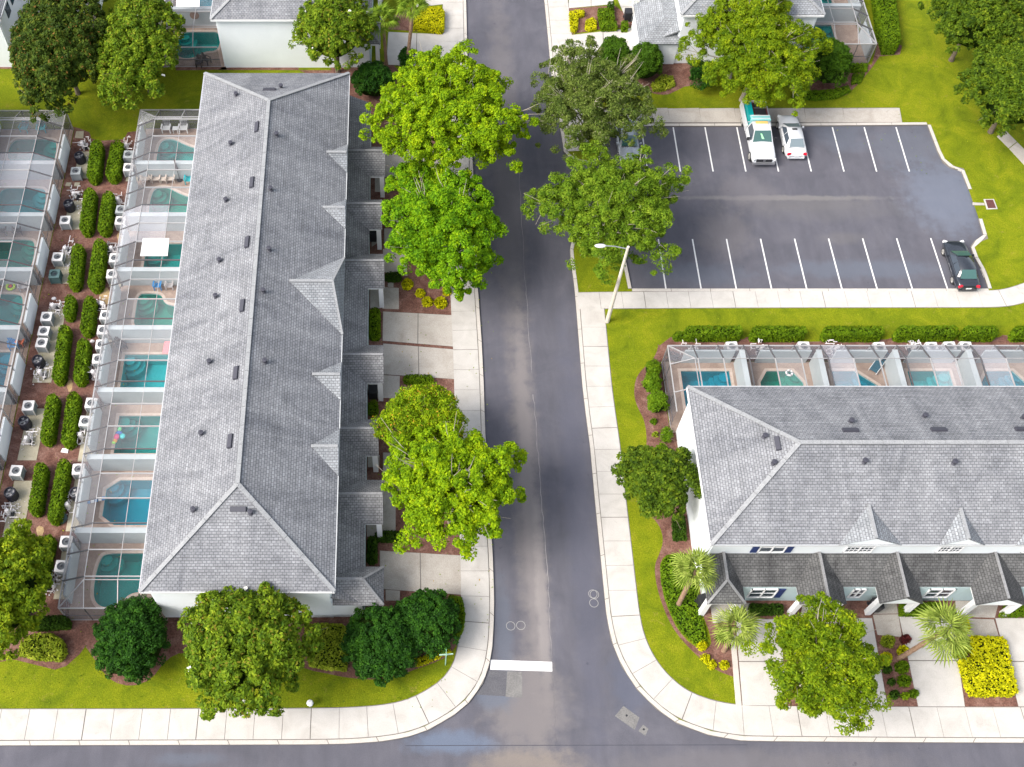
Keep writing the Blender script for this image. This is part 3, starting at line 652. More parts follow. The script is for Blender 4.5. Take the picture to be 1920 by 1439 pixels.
def rowhouse(name, label, Mf, v0, v1, gables, dormers, W=11.8, mat='roof', hip1=True, lowcol='roof_low', lowend=None, porch_posts=True, le=1.66, fw=1.5, ZLW=3.75):
    c = Mf(W / 2, (v0 + v1) / 2); T = thing(name, label, 'town houses', (c[0], c[1], 0))
    H = W / 2; r0, r1 = v0 + H, (v1 - H if hip1 else v1)
    A, B, C, D = V(Mf, 0, v0, ZE), V(Mf, W, v0, ZE), V(Mf, W, v1, ZE), V(Mf, 0, v1, ZE); E, F = V(Mf, H, r0, ZR), V(Mf, H, r1, ZR)
    # the street-side slope leaves room for nothing: dormers sit 3 cm proud of it
    roofpart([A, D, F, E], T, mat); roofpart([B, E, F, C] if True else [], T, mat); roofpart([A, E, B], T, mat)
    if hip1: roofpart([D, C, F], T, mat)
    ridge_strip((E, F), T); ridge_strip((A, E), T); ridge_strip((B, E), T)
    if hip1: ridge_strip((C, F), T); ridge_strip((D, F), T)
    iv = .42
    for (a0, w0, a1, w1) in ((iv, v0 + iv, W - iv, v0 + iv), (iv, v0 + iv, iv, v1 - iv), (W - iv, v0 + iv, W - iv, v1 - iv), (iv, v1 - iv, W - iv, v1 - iv)):
        wallbox(Mf, a0, w0, a1, w1, -.05, ZE - .12, T)
    fas = MB()
    for p, q in ((A, B), (B, C), (C, D), (D, A)): fas.bar(p - Vector((0, 0, .16)), q - Vector((0, 0, .16)), .06, .18)
    fas.build('fascia', M['trim'], T)
    gut = MB()
    for p, q in ((A, D), (B, C)): gut.bar(p + Vector((0, 0, -.05)), q + Vector((0, 0, -.05)), .12, .1)
    gut.build('gutter', flat('gutter', (.42, .43, .44), .5), T)
    # low street-side roof with its projecting gables
    lv0, lv1 = (v0 + .35 if lowend is None else lowend), v1 - .3
    roofpart([V(Mf, iv - .1, lv0, ZLW), V(Mf, -le, lv0, ZL), V(Mf, -le, lv1, ZL), V(Mf, iv - .1, lv1, ZLW)], T, lowcol)
    wallbox(Mf, -fw, lv0 + .2, -fw, lv1 - .2, -.05, ZL - .12, T, 'wallgreen', 'front_wall')
    wallbox(Mf, -fw, lv0 + .1, iv, lv0 + .1, -.05, ZL + .05, T, 'wall')
    for i, (gc, hw, reach, kind) in enumerate(gables):
        zr = ZLW + .22; back = iv - .1; ft = -reach; b0 = V(Mf, back, gc, zr); zl = ZL
        s0, s1 = gc - hw, gc + hw
        if kind == 'hip':
            f0 = V(Mf, ft + hw, gc, zr - .05)
            roofpart([b0, f0, V(Mf, ft, s0, zl), V(Mf, back, s0, zl + .02)], T, lowcol, 'porch_roof'); roofpart([b0, f0, V(Mf, ft, s1, zl), V(Mf, back, s1, zl + .02)], T, lowcol, 'porch_roof')
            roofpart([f0, V(Mf, ft, s0, zl), V(Mf, ft, s1, zl)], T, lowcol, 'porch_roof')
            ridge_strip((b0, f0), T, .17, 'ridge_low'); ridge_strip((f0, V(Mf, ft, s0, zl)), T, .16, 'ridge_low'); ridge_strip((f0, V(Mf, ft, s1, zl)), T, .16, 'ridge_low')
        else:
            f0 = V(Mf, ft, gc, zr)
            roofpart([b0, f0, V(Mf, ft, s0, zl), V(Mf, back, s0, zl + .02)], T, lowcol, 'porch_roof'); roofpart([b0, f0, V(Mf, ft, s1, zl), V(Mf, back, s1, zl + .02)], T, lowcol, 'porch_roof')
            ridge_strip((b0, f0), T, .17, 'ridge_low')
            g0, g1, g2 = V(Mf, ft + .08, gc, zr - .16), V(Mf, ft + .08, s0 + .12, zl - .12), V(Mf, ft + .08, s1 - .12, zl - .12)
            d = V(Mf, .12, 0, 0) - V(Mf, 0, 0, 0)
            gb = MB(); gb.add([g0, g1, g2, g0 + d, g1 + d, g2 + d], [(0, 1, 2), (5, 4, 3), (0, 3, 4, 1), (1, 4, 5, 2), (2, 5, 3, 0)]); gb.build('gable_end', M['wall'], T)
        if porch_posts:
            for sv in (s0 + .22, s1 - .22):
                p = Mf(ft + .28, sv); MB().box((p[0], p[1], 1.28), (.34, .34, 2.56)).build('porch_post', M['trim'], T)
            for sv in (s0 + .2, s1 - .2):
                MB().bar(V(Mf, ft + .2, sv, 2.56), V(Mf, -fw + .05, sv, 2.56), .22, .24).build('porch_beam', M['trim'], T)
            MB().bar(V(Mf, ft + .2, s0 + .1, 2.5), V(Mf, ft + .2, s1 - .1, 2.5), .2, .3).build('porch_beam', M['trim'], T)
    sl = (ZR - ZE) / H
    for (uc, hw, up, kind) in dormers:                 # up: how far the dormer ridge reaches up the slope, measured in plan
        zr = ZE + sl * up + .03; top = V(Mf, up, uc, zr); fr = V(Mf, -.05, uc, zr)
        L0, L1 = V(Mf, -.05, uc - hw, ZE + .03), V(Mf, -.05, uc + hw, ZE + .03)
        D_ = T
        if kind == 'hip':
            fr = V(Mf, up * .17, uc, zr)
            roofpart([top, fr, L0], D_, 'roof_pale', 'dormer_roof', .05); roofpart([top, fr, L1], D_, 'roof_pale', 'dormer_roof', .05); roofpart([fr, L0, L1], D_, 'roof_pale', 'dormer_roof', .05)  # dormers share the main roof colour; the paler copy paints in sunlight
            ridge_strip((top, fr), D_, .2); ridge_strip((fr, L0), D_, .14); ridge_strip((fr, L1), D_, .14)
        else:
            roofpart([top, fr, L0], D_, 'roof_pale', 'dormer_roof', .05); roofpart([top, fr, L1], D_, 'roof_pale', 'dormer_roof', .05); ridge_strip((top, fr), D_, .2)
            d = V(Mf, .1, 0, 0) - V(Mf, 0, 0, 0); z_ = Vector((0, 0, .1)); gb = MB()
            p0, p1, p2 = fr + d * .8 - z_, L0 + d * .8 - z_, L1 + d * .8 - z_
            gb.add([p0, p1, p2, p0 + d, p1 + d, p2 + d], [(0, 1, 2), (5, 4, 3), (0, 3, 4, 1), (1, 4, 5, 2), (2, 5, 3, 0)]); gb.build('dormer_gable', M['wall'], D_)
    return T, dict(A=A, B=B, E=E, F=F, C=C, D=D)
def plane_of(a, b, c): return a, (b - a).cross(c - a)
def vent_at(T, px, py, pl, kind, Mf, along):
    p = onplane(px, py, *pl); n = Vector(pl[1]).normalized(); n = n if n.z > 0 else -n
    if kind == 'pipe':
        MB().lathe((p.x, p.y, p.z - .02), [(.17, 0), (.13, .05), (.10, .08), (.10, .26), (.17, .26), (.17, .36), (.02, .38)], 10).build('pipe_vent', M['vent'], T)
    else:
        t = Vector(along).normalized(); s = n.cross(t).normalized(); L, Wd, h = .52, .17, .14; up = Vector((0, 0, 1))
        q = [p + t * i * L + s * j * Wd for i, j in ((-1, -1), (1, -1), (1, 1), (-1, 1))]; mb = MB()
        mb.add([x - n * .02 for x in q] + [x * .9 + p * .1 + n * h for x in q], [(3, 2, 1, 0), (4, 5, 6, 7), (0, 1, 5, 4), (1, 2, 6, 5), (2, 3, 7, 6), (3, 0, 4, 7)])
        o = mb.build('ridge_vent', M['vent'], T)

gA = [(60.3, 1.6, 2.88, 'gable'), (54.8, 1.5, 2.66, 'gable'), (49.3, 1.62, 2.86, 'gable'), (41.0, 1.62, 2.84, 'gable'), (35.05, 1.42, 2.52, 'gable'), (30.2, 1.62, 2.84, 'gable'), (24.35, 1.3, 2.9, 'hip')]
def dpx(ap, n, s, x0):      # apex pixel, north and south corner y at the eave
    yn = P(x0, n, ZE)[1]; ys = P(x0, s, ZE)[1]; sl_ = (ZR - ZE) / 5.9
    up = 1.0
    for _ in range(8): up = abs(P(ap[0], ap[1], ZE + sl_ * up)[0] - (-5.1 + SK * (yn - 23)))
    yc = P(ap[0], ap[1], ZE + sl_ * up)[1]; return ((yn + ys) / 2 * .5 + yc * .5, (yn - ys) / 2, up, 'gable')
dA = [dpx((612, 285), 273, 326, 652), dpx((605, 388), 376, 432, 648), dpx((542, 521), 489, 636, 644), dpx((585, 701), 681, 753, 638), dpx((583, 835), 806, 896, 633)]
dA[2] = (*dA[2][:3], 'hip')
TA, KA = rowhouse('townhouse_row', 'longest grey hip roof, a two-storey town house row running down the left half', MA, 22.85, 67.1, gA, dA)
wp = plane_of(KA['B'], KA['E'], KA['F']); ep = plane_of(KA['A'], KA['D'], KA['E']); sp_ = plane_of(KA['A'], KA['E'], KA['B']); np_ = plane_of(KA['D'], KA['C'], KA['F'])
for x, y in ((443, 180), (433, 272), (424, 378), (412, 491), (405, 558), (393, 681), (378, 815), (363, 958)): vent_at(TA, x, y, wp, 'pipe', MA, 0)
for x, y in ((482, 239), (473, 343), (464, 455), (455, 574), (443, 700), (432, 828)): vent_at(TA, x, y, wp, 'box', MA, (0, 1, 0))
for x, y in ((519, 255), (508, 357), (505, 470), (494, 548), (497, 680)): vent_at(TA, x, y, ep, 'pipe', MA, 0)
vent_at(TA, 447, 955, sp_, 'box', MA, (1, 0, 0)); vent_at(TA, 470, 963, sp_, 'pipe', MA, 0); vent_at(TA, 527, 165, np_, 'pipe', MA, 0); vent_at(TA, 505, 169, np_, 'box', MA, (1, 0, 0))

gR = [(19.4, 1.22, 2.75, 'hip'), (25.5, 1.5, 2.75, 'gable'), (30.45, 1.4, 2.7, 'gable'), (36.7, 1.6, 2.8, 'gable'), (42.2, 1.5, 2.7, 'gable'), (47.5, 1.5, 2.7, 'gable')]
TB, KB = rowhouse('townhouse_row', 'town house row at the right edge with blue-shuttered windows and small porches', MBR, 18.1, 62.0, gR,
                  [(27.95, 1.95, 2.2, 'gable'), (33.65, 1.42, 2.0, 'gable'), (38.9, 1.95, 2.2, 'gable'), (44.6, 1.42, 2.0, 'gable')], W=11.4, lowend=18.6, lowcol='roof_low_dark', le=1.62, fw=1.5, ZLW=3.55)
npB = plane_of(KB['B'], KB['E'], KB['F']); spB = plane_of(KB['A'], KB['D'], KB['E']); wpB = plane_of(KB['A'], KB['E'], KB['B'])
for x, y in ((1594.5, 792), (1732.5, 782), (1917, 785)): vent_at(TB, x, y, npB, 'pipe', MBR, 0)
for x, y in ((1594.5, 808), (1760, 807), (1918, 806)): vent_at(TB, x, y, npB, 'box', MBR, (1, 0, 0))
for x, y in ((1620, 867), (1787.5, 869)): vent_at(TB, x, y, spB, 'pipe', MBR, 0)
vent_at(TB, 1458, 832, wpB, 'box', MBR, (0, 1, 0)); vent_at(TB, 1433, 820, wpB, 'pipe', MBR, 0); vent_at(TB, 1450, 870, wpB, 'pipe', MBR, 0)

def window(T, x, y, z0, z1, w, double=True, grid=False, shutters='', outn=-1, glass='glass', low=False):
    """window in a wall that faces south at y; shutters: L, R or LR"""
    f = .06; o = MB()
    for zz in (z0, z1): o.box((x, y + outn * .05, zz), (w + f, .1, f))
    for xx in (x - w / 2, x + w / 2) + ((x,) if double else ()): o.box((xx, y + outn * .05, (z0 + z1) / 2), (f, .1, z1 - z0 + f))
    fr = o.build('window_frame', M['trim'], T)
    n = 2 if double else 1
    for k in range(n):
        cx = x - w / 2 + (k + .5) * w / n; pw = w / n - f
        MB().box((cx, y + outn * .02, z0 + (z1 - z0) * .27), (pw, .03, (z1 - z0) * .44)).build('pane', M[glass], fr)
        MB().box((cx, y + outn * .02, z0 + (z1 - z0) * .75), (pw, .03, (z1 - z0) * .42)).build('pane', M['blind'] if not low else M[glass], fr)
        bars = MB().box((cx, y + outn * .045, (z0 + z1) / 2), (pw, .03, .045))
        if grid:
            for t in (.33, .66): bars.box((cx - pw / 2 + pw * t, y + outn * .045, (z0 + z1) / 2), (.025, .03, z1 - z0 - f))
            for t in (.25, .75): bars.box((cx, y + outn * .045, z0 + (z1 - z0) * t), (pw, .03, .025))
        bars.build('glazing_bar', M['trim'], fr)
    for side, sx in (('L', -1), ('R', 1)):
        if side in shutters: MB().box((x + sx * (w / 2 + .28), y + outn * .05, (z0 + z1) / 2), (.40, .06, z1 - z0 + .05)).build('shutter', M['navy'], T)
YW = 25.9 + .42 - .1
for x0, x1, g, s in ((1414, 1466, False, 'LR'), (1575, 1630, True, ''), (1748, 1795, True, ''), (1908, 1960, True, '')):
    a = onplane(x0, 1035, (0, YW, 0), (0, 1, 0)); b = onplane(x1, 1035, (0, YW, 0), (0, 1, 0))
    window(TB, (a.x + b.x) / 2 + .1, YW, 3.85, 5.35 if not g else 5.45, (b.x - a.x) - .15, True, g, s)
YL = 25.9 - 1.5 - .1
for x0, x1, sh in ((1401, 1449, 'R'), (1590, 1612, ''), (1730, 1776, '')):
    a = onplane(x0, 1117, (0, YL, 0), (0, 1, 0)); b = onplane(x1, 1117, (0, YL, 0), (0, 1, 0))
    window(TB, (a.x + b.x) / 2, YL, .9, 2.35, (b.x - a.x), True, False, sh, low=True)
for x in (26.6, 37.6): MB().box((x, YL - .03, 1.05), (.95, .06, 2.1)).build('front_door', flat('plum_door', (.05, .02, .09), .5), TB)

TB2, KB2 = rowhouse('townhouse_row', 'white end wall and roof edge at the top, just north of the longest roof', MB2, 73.55, 112, [(75.3, 1.35, 2.5, 'hip'), (81.5, 1.5, 2.6, 'gable'), (87.5, 1.5, 2.6, 'gable')], [(80.5, 1.6, 1.8, 'gable')])
TB3, KB3 = rowhouse('townhouse_row', 'bluish white town house row at the top, left of the upper right pool cage', MB3, 74.1, 112, [(80.6, 1.6, 2.5, 'gable'), (86.8, 1.6, 2.5, 'gable')], [(81.0, 1.6, 1.8, 'gable')], W=12.2, mat='roof_pale', lowcol='roof_pale')
TC, KC = rowhouse('townhouse_row', 'sliver of white town house wall with dark windows in the top left corner', MC, 73.6, 112, [], [], mat='roof', porch_posts=False)
wallx = MC(11.8 - .42, 0)[0] + .1
for y in (76.3, 78.0):
    for z0, z1 in ((3.9, 5.1), ):
        MB().box((wallx + .03, y, (z0 + z1) / 2), (.06, 1.0, z1 - z0)).build('window', M['glass'], TC)
TW, KW = rowhouse('townhouse_row', 'neighbouring town house row hidden beyond the left edge behind its pool cages', MW, 22.85, 67.1, [], [], porch_posts=False)
# small side window of the top right house
window(TB3, 22.3, 74.5, 1.2, 2.2, .9, False, True, '')
# hip end of its single-storey wing
roofpart([V(MB3, -3.05, 73.95, 2.72), V(MB3, .55, 73.95, 2.72), V(MB3, .55, 76.0, 3.9), V(MB3, -.8, 76.0, 3.9)], TB3, 'roof_pale', 'porch_roof')
roofpart([V(MB3, -3.05, 73.95, 2.72), V(MB3, -.8, 76.0, 3.9), V(MB3, -.8, 79.0, 3.9), V(MB3, -3.05, 79.0, 2.72)], TB3, 'roof_pale', 'porch_roof')
roofpart([V(MB3, -.8, 76.0, 3.9), V(MB3, .55, 76.0, 3.9), V(MB3, .55, 79.0, 3.9), V(MB3, -.8, 79.0, 3.9)], TB3, 'roof_pale', 'porch_roof')
wallbox(MB3, -2.75, 74.4, .5, 74.4, -.05, 2.65, TB3); wallbox(MB3, -2.7, 74.4, -2.7, 79, -.05, 2.65, TB3)

# ------------------------------------------------------------------ pool cages behind the rows
def pool_outline(shape):
    """unit square outline, a across, v along"""
    if shape == 'rect': return [(0, 0), (1, 0), (1, 1), (0, 1)]
    if shape == 'oct': return [(.22, 0), (.78, 0), (1, .2), (1, .8), (.78, 1), (.22, 1), (0, .8), (0, .2)]
    if shape == 'oct2': return [(0, 0), (1, 0), (1, .55), (.72, 1), (.12, 1), (0, .8)]
    if shape == 'soft': return smooth_closed([(0, 0), (1, 0), (1, 1), (0, 1)], 3)
    if shape == 'kidney': return smooth_closed([(0, .1), (.5, .06), (1, 0), (1.02, .55), (.98, 1.0), (.72, 1.06), (.45, .82), (.2, .68), (0, .62)], 3)
    if shape == 'notch': return smooth_closed([(0, 0), (.5, 0), (1, 0), (1, .5), (1, 1), (.8, 1.02), (.52, 1), (.45, .75), (.3, .66), (0, .62)], 2)
    if shape == 'lobe': return smooth_closed([(0, .22), (.35, .2), (.5, 0), (.8, -.12), (1.02, .05), (1.05, .5), (1, .9), (.9, 1), (.4, 1), (0, 1)], 3)
    return [(0, 0), (1, 0), (1, 1), (0, 1)]
CAGE_HOLES = {}
def cages(Mf, edges, W, reach, units, side, end0=True, end1=True, privacy_h=2.0, label='', outer_wall=(.12, .66), deck_name='pool_deck', fl=1.6, cuts=(.5,)):
    """units: list of (shape, a0, a1, v0, v1, water, screen pattern)"""
    af = W + reach; holes = []
    for i, (shape, a0, a1, v0, v1, wat, pat, lab) in enumerate(units):
        e0, e1 = edges[i], edges[i + 1]; o = pool_outline(shape)
        pts = [Mf(a0 + (a1 - a0) * p, e0 + v0 + (v1 - v0) * q) for p, q in o]; holes.append(pts)
        cx, cy = Mf((a0 + a1) / 2, e0 + (v0 + v1) / 2); cc = pts if area(pts) > 0 else pts[::-1]
        T = thing('swimming_pool', lab, 'pool', (cx, cy, -.1), group='small pools inside the screen cages')
        sh = MB(); n = len(cc)
        for k in range(n):
            p, q = cc[k], cc[(k + 1) % n]; sh.add([(p[0], p[1], .14), (q[0], q[1], .14), (q[0], q[1], -1.35), (p[0], p[1], -1.35)], [(0, 1, 2, 3)])
        sh.add([(x, y, -1.35) for x, y in cc], [tuple(range(n))]); sh.build('basin', M['plaster'], T)
        gro = offset_closed(cc, .22); cp = MB()
        for k in range(n):
            p, q, r, s2 = cc[k], cc[(k + 1) % n], gro[(k + 1) % n], gro[k]
            cp.add([(p[0], p[1], .16), (q[0], q[1], .16), (r[0], r[1], .16), (s2[0], s2[1], .16), (p[0], p[1], .08), (q[0], q[1], .08), (r[0], r[1], .12), (s2[0], s2[1], .12)], [(0, 1, 2, 3), (4, 5, 1, 0), (3, 2, 6, 7)])
        cp.build('coping', M['coping'], T)
        sheet('water', cc, [], .02, M[wat], T)
        # entry steps in a corner
        mA, mV = a1 - .05, v1 - .05
        for k, (rr, zz) in enumerate(((1.15, -.75), (.8, -.45), (.45, -.15))):
            px_, py_ = Mf(a1 - (.35 if side > 0 else .35), e0 + v1 - .35)
            inside = [(px_ + rr * math.cos(a) * .9, py_ + rr * math.sin(a) * .9) for a in np.linspace(0, 2 * math.pi, 14, endpoint=False)]
            lo = (min(x for x, _ in cc) + .02, max(x for x, _ in cc) - .02, min(y for _, y in cc) + .02, max(y for _, y in cc) - .02)
            inside = [(min(max(x, lo[0]), lo[1]), min(max(y, lo[2]), lo[3])) for x, y in inside]
            MB().prism(inside, -1.34, zz).build('step', M['plaster'], T)
    deck = sheet(deck_name, rect(Mf, 11.2 if W > 11.5 else 10.9, af + .02, edges[0] - .05, edges[-1] + .05), holes, .14, M['deck'], kind='structure')
    # the concrete edge of the deck, seen from outside
    zt, zf = 2.35, 3.15
    for i, e in enumerate(edges):                       # privacy walls
        if (i == 0 and end0) or (i == len(edges) - 1 and end1): continue
        if i == len(edges) - 1: continue
        T = thing('privacy_wall', label[1][i] if i < len(label[1]) else label[1][-1], 'wall', (*Mf(W + reach / 2, e), .1), group='white walls between the patios')
        p, q = Mf(W - .3, e), Mf(af - .15, e); dx, dy = q[0] - p[0], q[1] - p[1]; l = math.hypot(dx, dy); nx, ny = -dy / l * .13, dx / l * .13
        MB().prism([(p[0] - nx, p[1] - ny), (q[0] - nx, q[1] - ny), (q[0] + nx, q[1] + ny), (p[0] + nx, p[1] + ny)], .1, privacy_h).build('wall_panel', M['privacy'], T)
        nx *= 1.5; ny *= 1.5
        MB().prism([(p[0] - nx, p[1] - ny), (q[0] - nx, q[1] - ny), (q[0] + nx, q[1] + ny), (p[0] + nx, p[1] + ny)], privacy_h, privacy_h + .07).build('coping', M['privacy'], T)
    for i, u in enumerate(units):
        e0, e1 = edges[i], edges[i + 1]; Lu = e1 - e0
        T = thing('screen_enclosure', label[0][i], 'screen enclosure', (*Mf(W + reach / 2, (e0 + e1) / 2), .1), group='screened pool cages in a row')
        pat = u[6]; first, last = (i == 0 and end0), (i == len(units) - 1 and end1)
        # solid outer wall shields the pump corner
        f0, f1 = outer_wall
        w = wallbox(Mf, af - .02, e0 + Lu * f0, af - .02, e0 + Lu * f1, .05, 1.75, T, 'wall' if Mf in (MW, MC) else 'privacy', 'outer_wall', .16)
        vsb = [e0 + .04] + [e0 + Lu * t for t in (1 / 3, 2 / 3)] + ([e1 - .04] if last else [])
        if last is False: pass
        ai = af - fl
        A_end0 = fl if first else 0; A_end1 = fl if last else 0
        lo, hi = e0 + (.04 if not first else 0), e1
        for k, vv in enumerate(vsb):
            inner = min(max(vv, lo + A_end0), hi - A_end1)
            MB().bar(V(Mf, af, vv, .1), V(Mf, af, vv, zt), .07, .07).build('frame_post', M['frame'], T)
            if first and vv == vsb[0] or (last and vv == vsb[-1]):
                MB().bar(V(Mf, af, vv, zt), V(Mf, ai, inner, zf), .06, .09).build('frame_rafter', M['frame'], T); continue
            MB().bar(V(Mf, af, vv, zt), V(Mf, ai, vv, zf), .06, .12).build('frame_rafter', M['frame_dark'], T)
            MB().bar(V(Mf, ai, vv, zf), V(Mf, W + .05, vv, zf), .06, .12).build('frame_rafter', M['frame_dark' if k == 0 else 'frame'], T)
        MB().bar(V(Mf, af, e0, zt), V(Mf, af, e1, zt), .08, .08).build('frame_rail', M['trim'] if False else M['frame'], T)
        MB().bar(V(Mf, af, e0, .95), V(Mf, af, e1, .95), .04, .05).build('frame_rail', M['frame_dark'], T)
        MB().bar(V(Mf, ai, lo + A_end0, zf), V(Mf, ai, hi - A_end1, zf), .045, .06).build('frame_rail', M['frame'], T)
        for ct in cuts:
            am = ai - (ai - W) * ct
            MB().bar(V(Mf, am, lo + A_end0, zf + .01), V(Mf, am, hi - A_end1, zf + .01), .035, .04).build('frame_rail', M['frame'], T)
        vv = [lo] + [e0 + Lu * t for t in (1 / 3, 2 / 3)] + [hi]
        def panel(q, mat): MB().add(q, [tuple(range(len(q)))]).build('screen_panel', M[mat], T)
        aa = [ai] + [ai - (ai - W) * ct for ct in cuts] + [W]
        for k in range(3):
            v_a, v_b = vv[k], vv[k + 1]; ia, ib = max(v_a, lo + A_end0), min(v_b, hi - A_end1)
            code = pat[k] if k < len(pat) else 'c'
            mt = {'c': 'scr_clear', 'm': 'scr_mid', 'p': 'scr_glare'}[code]
            panel([V(Mf, af, v_a, zt), V(Mf, af, v_b, zt), V(Mf, ai, ib, zf), V(Mf, ai, ia, zf)], 'scr_mid' if code != 'p' else 'scr_glare')
            for q in range(len(aa) - 1):
                m2 = mt if not (code == 'p' and q == 1 and i % 2) else 'scr_mid'
                panel([V(Mf, aa[q], ia, zf - .01), V(Mf, aa[q], ib, zf - .01), V(Mf, aa[q + 1], ib, zf - .01), V(Mf, aa[q + 1], ia, zf - .01)], m2)
            panel([V(Mf, af, v_a, .14), V(Mf, af, v_b, .14), V(Mf, af, v_b, zt), V(Mf, af, v_a, zt)], 'scr_dark')
        for flag, e, s_ in ((first, e0, 1), (last, e1, -1)):
            if not flag: continue
            MB().bar(V(Mf, af, e, zt), V(Mf, W, e, zt), .07, .08).build('frame_rail', M['frame'], T)
            MB().bar(V(Mf, af, e, .12), V(Mf, W, e, .12), .05, .06).build('frame_rail', M['frame'], T)
            MB().bar(V(Mf, af, e, .95), V(Mf, W, e, .95), .04, .05).build('frame_rail', M['frame_dark'], T)
            MB().bar(V(Mf, ai, e + s_ * fl, zf), V(Mf, W, e + s_ * fl, zf), .045, .06).build('frame_rail', M['frame'], T)
            for a_ in aa[:-1]:
                MB().bar(V(Mf, a_, e, .12), V(Mf, a_, e, zt), .05, .06).build('frame_post', M['frame_dark'], T)
                MB().bar(V(Mf, a_, e, zt), V(Mf, a_, e + s_ * fl, zf), .05, .09).build('frame_rafter', M['frame'], T)
            al = [af] + aa
            for q in range(len(al) - 1):
                panel([V(Mf, al[q], e, .12), V(Mf, al[q + 1], e, .12), V(Mf, al[q + 1], e, zt), V(Mf, al[q], e, zt)], 'scr_dark')
                if q == 0: panel([V(Mf, af, e, zt), V(Mf, aa[0], e, zt), V(Mf, aa[0], e + s_ * fl, zf)], 'scr_mid')
                else: panel([V(Mf, al[q], e, zt), V(Mf, al[q + 1], e, zt), V(Mf, al[q + 1], e + s_ * fl, zf), V(Mf, al[q], e + s_ * fl, zf)], 'scr_clear' if s_ > 0 else 'scr_dark')

EA = [23.0, 28.45, 33.9, 39.25, 44.6, 49.95, 55.35, 60.8, 66.4]
ords = ['southernmost', 'second from the south', 'third from the south', 'fourth from the south', 'fourth from the north', 'third from the north', 'second from the north', 'northernmost']
lA = ([f'screened pool cage behind the long roof, {o} of its eight' for o in ords],
      [''] + [f'white patio wall on the north side of the {a}' for a in ('southernmost patio behind the long roof', 'patio with the bright blue eight-sided pool', 'patio with the colourful float', 'patio with the pink towel', 'patio with the pale blue seat', 'patio with the white roof panel', 'patio with the beige armchairs')])
uA = [('lobe', 12.6, 16.2, 1.15, 4.6, 'water_teal', 'ccc', 'teal lobed pool in the southernmost cage behind the long roof'),
      ('oct', 12.4, 16.5, 1.2, 4.6, 'water_blue', 'cmc', 'bright blue eight-sided pool, second from the southern end behind the long roof'),
      ('rect', 12.5, 16.35, 1.25, 4.3, 'water_teal', 'mmc', 'rectangular teal pool with the colourful float in it'),
      ('rect', 12.5, 16.6, .9, 4.2, 'water_pale', 'cmm', 'rectangular pool under a hazy screen beside the pink towel'),
      ('notch', 12.5, 16.3, 1.2, 4.4, 'water_green', 'mcc', 'green pool with a rounded notch, south of the blue patio seat'),
      ('rect', 12.3, 16.2, 1.0, 4.0, 'water_teal', 'cpp', 'pool beneath the white roof panel behind the long roof'),
      ('kidney', 12.3, 16.4, 1.2, 4.4, 'water_green', 'mcm', 'kidney pool just south of the beige armchairs'),
      ('kidney', 12.3, 16.4, 1.2, 4.3, 'water_teal', 'mcp', 'kidney pool south of the two white loungers, northernmost behind the long roof')]
cages(MA, EA, 11.8, 5.9, uA, 1, label=lA, cuts=(.5,), outer_wall=(.2, .86))
lW = ([f'screened pool cage at the left edge, {o} of its row' for o in ords],
      [''] + [f'white patio wall at the left edge, {o} of the walls there' for o in ('southernmost', 'second from the south', 'third from the south', 'middle one', 'third from the north', 'second from the north', 'northernmost')])
uW = [(s, 12.6, 16.5, 1.2, 4.4, w, p, l) for s, w, p, l in (
      ('rect', 'water_teal', 'ccm', 'pool hidden in the southernmost cage of the left edge row'), ('oct', 'water_teal', 'cmc', 'pool in the second cage from the south at the left edge'),
      ('rect', 'water_blue', 'mcc', 'blue pool at the left edge beside a black condenser'), ('rect', 'water_blue', 'cmc', 'pool at the left edge next to the blue and orange chairs'),
      ('lobe', 'water_teal', 'ccm', 'teal pool with curved steps at the left edge, south of the yellow-green float'), ('lobe', 'water_green', 'cmm', 'green pool at the left edge between the black chairs and the yellow-green float'),
      ('lobe', 'water_pale', 'mpp', 'hazy pale pool at the left edge under whitish screens'), ('lobe', 'water_teal', 'mmp', 'pool south of the turquoise chairs in the top left cage'))]
cages(MW, EA[:-1] + [66.3], 11.8, 5.92, uW, -1, label=lW, outer_wall=(.12, .62))
ER = [18.1, 23.55, 29.15, 34.7, 40.05, 45.5, 51.0]
oR = ['westernmost', 'second from the west', 'third from the west', 'fourth from the west', 'fifth, cut by the right edge', 'beyond the right edge']
lR = ([f'screened pool cage north of the right-hand row, {o}' for o in oR], [''] + [f'white patio wall north of the right-hand row, {o} of its walls' for o in ('first from the west', 'second from the west', 'third from the west', 'fourth from the west', 'easternmost')])
uR = [('rect', 12.0, 16.1, 1.3, 4.9, 'water_blue', 'ccc', 'blue rectangular pool in the cage at the corner of the right-hand row'),
      ('oct', 11.6, 16.1, 1.6, 4.75, 'water_green', 'cmc', 'dark green eight-sided pool with the white ring float'),
      ('oct2', 11.6, 16.1, 1.4, 4.6, 'water_blue', 'pcc', 'blue pool beside the dark blue lounger'),
      ('rect', 11.6, 16.1, 1.5, 4.6, 'water_pale', 'mpm', 'pale hazy pool, fourth from the west in the right-hand cages'),
      ('oct', 11.6, 16.1, 1.4, 4.6, 'water_blue', 'pmm', 'blue pool at the right edge under whitish screens'),
      ('rect', 11.6, 16.1, 1.4, 4.6, 'water_teal', 'mmm', 'pool beyond the right edge of the picture')]
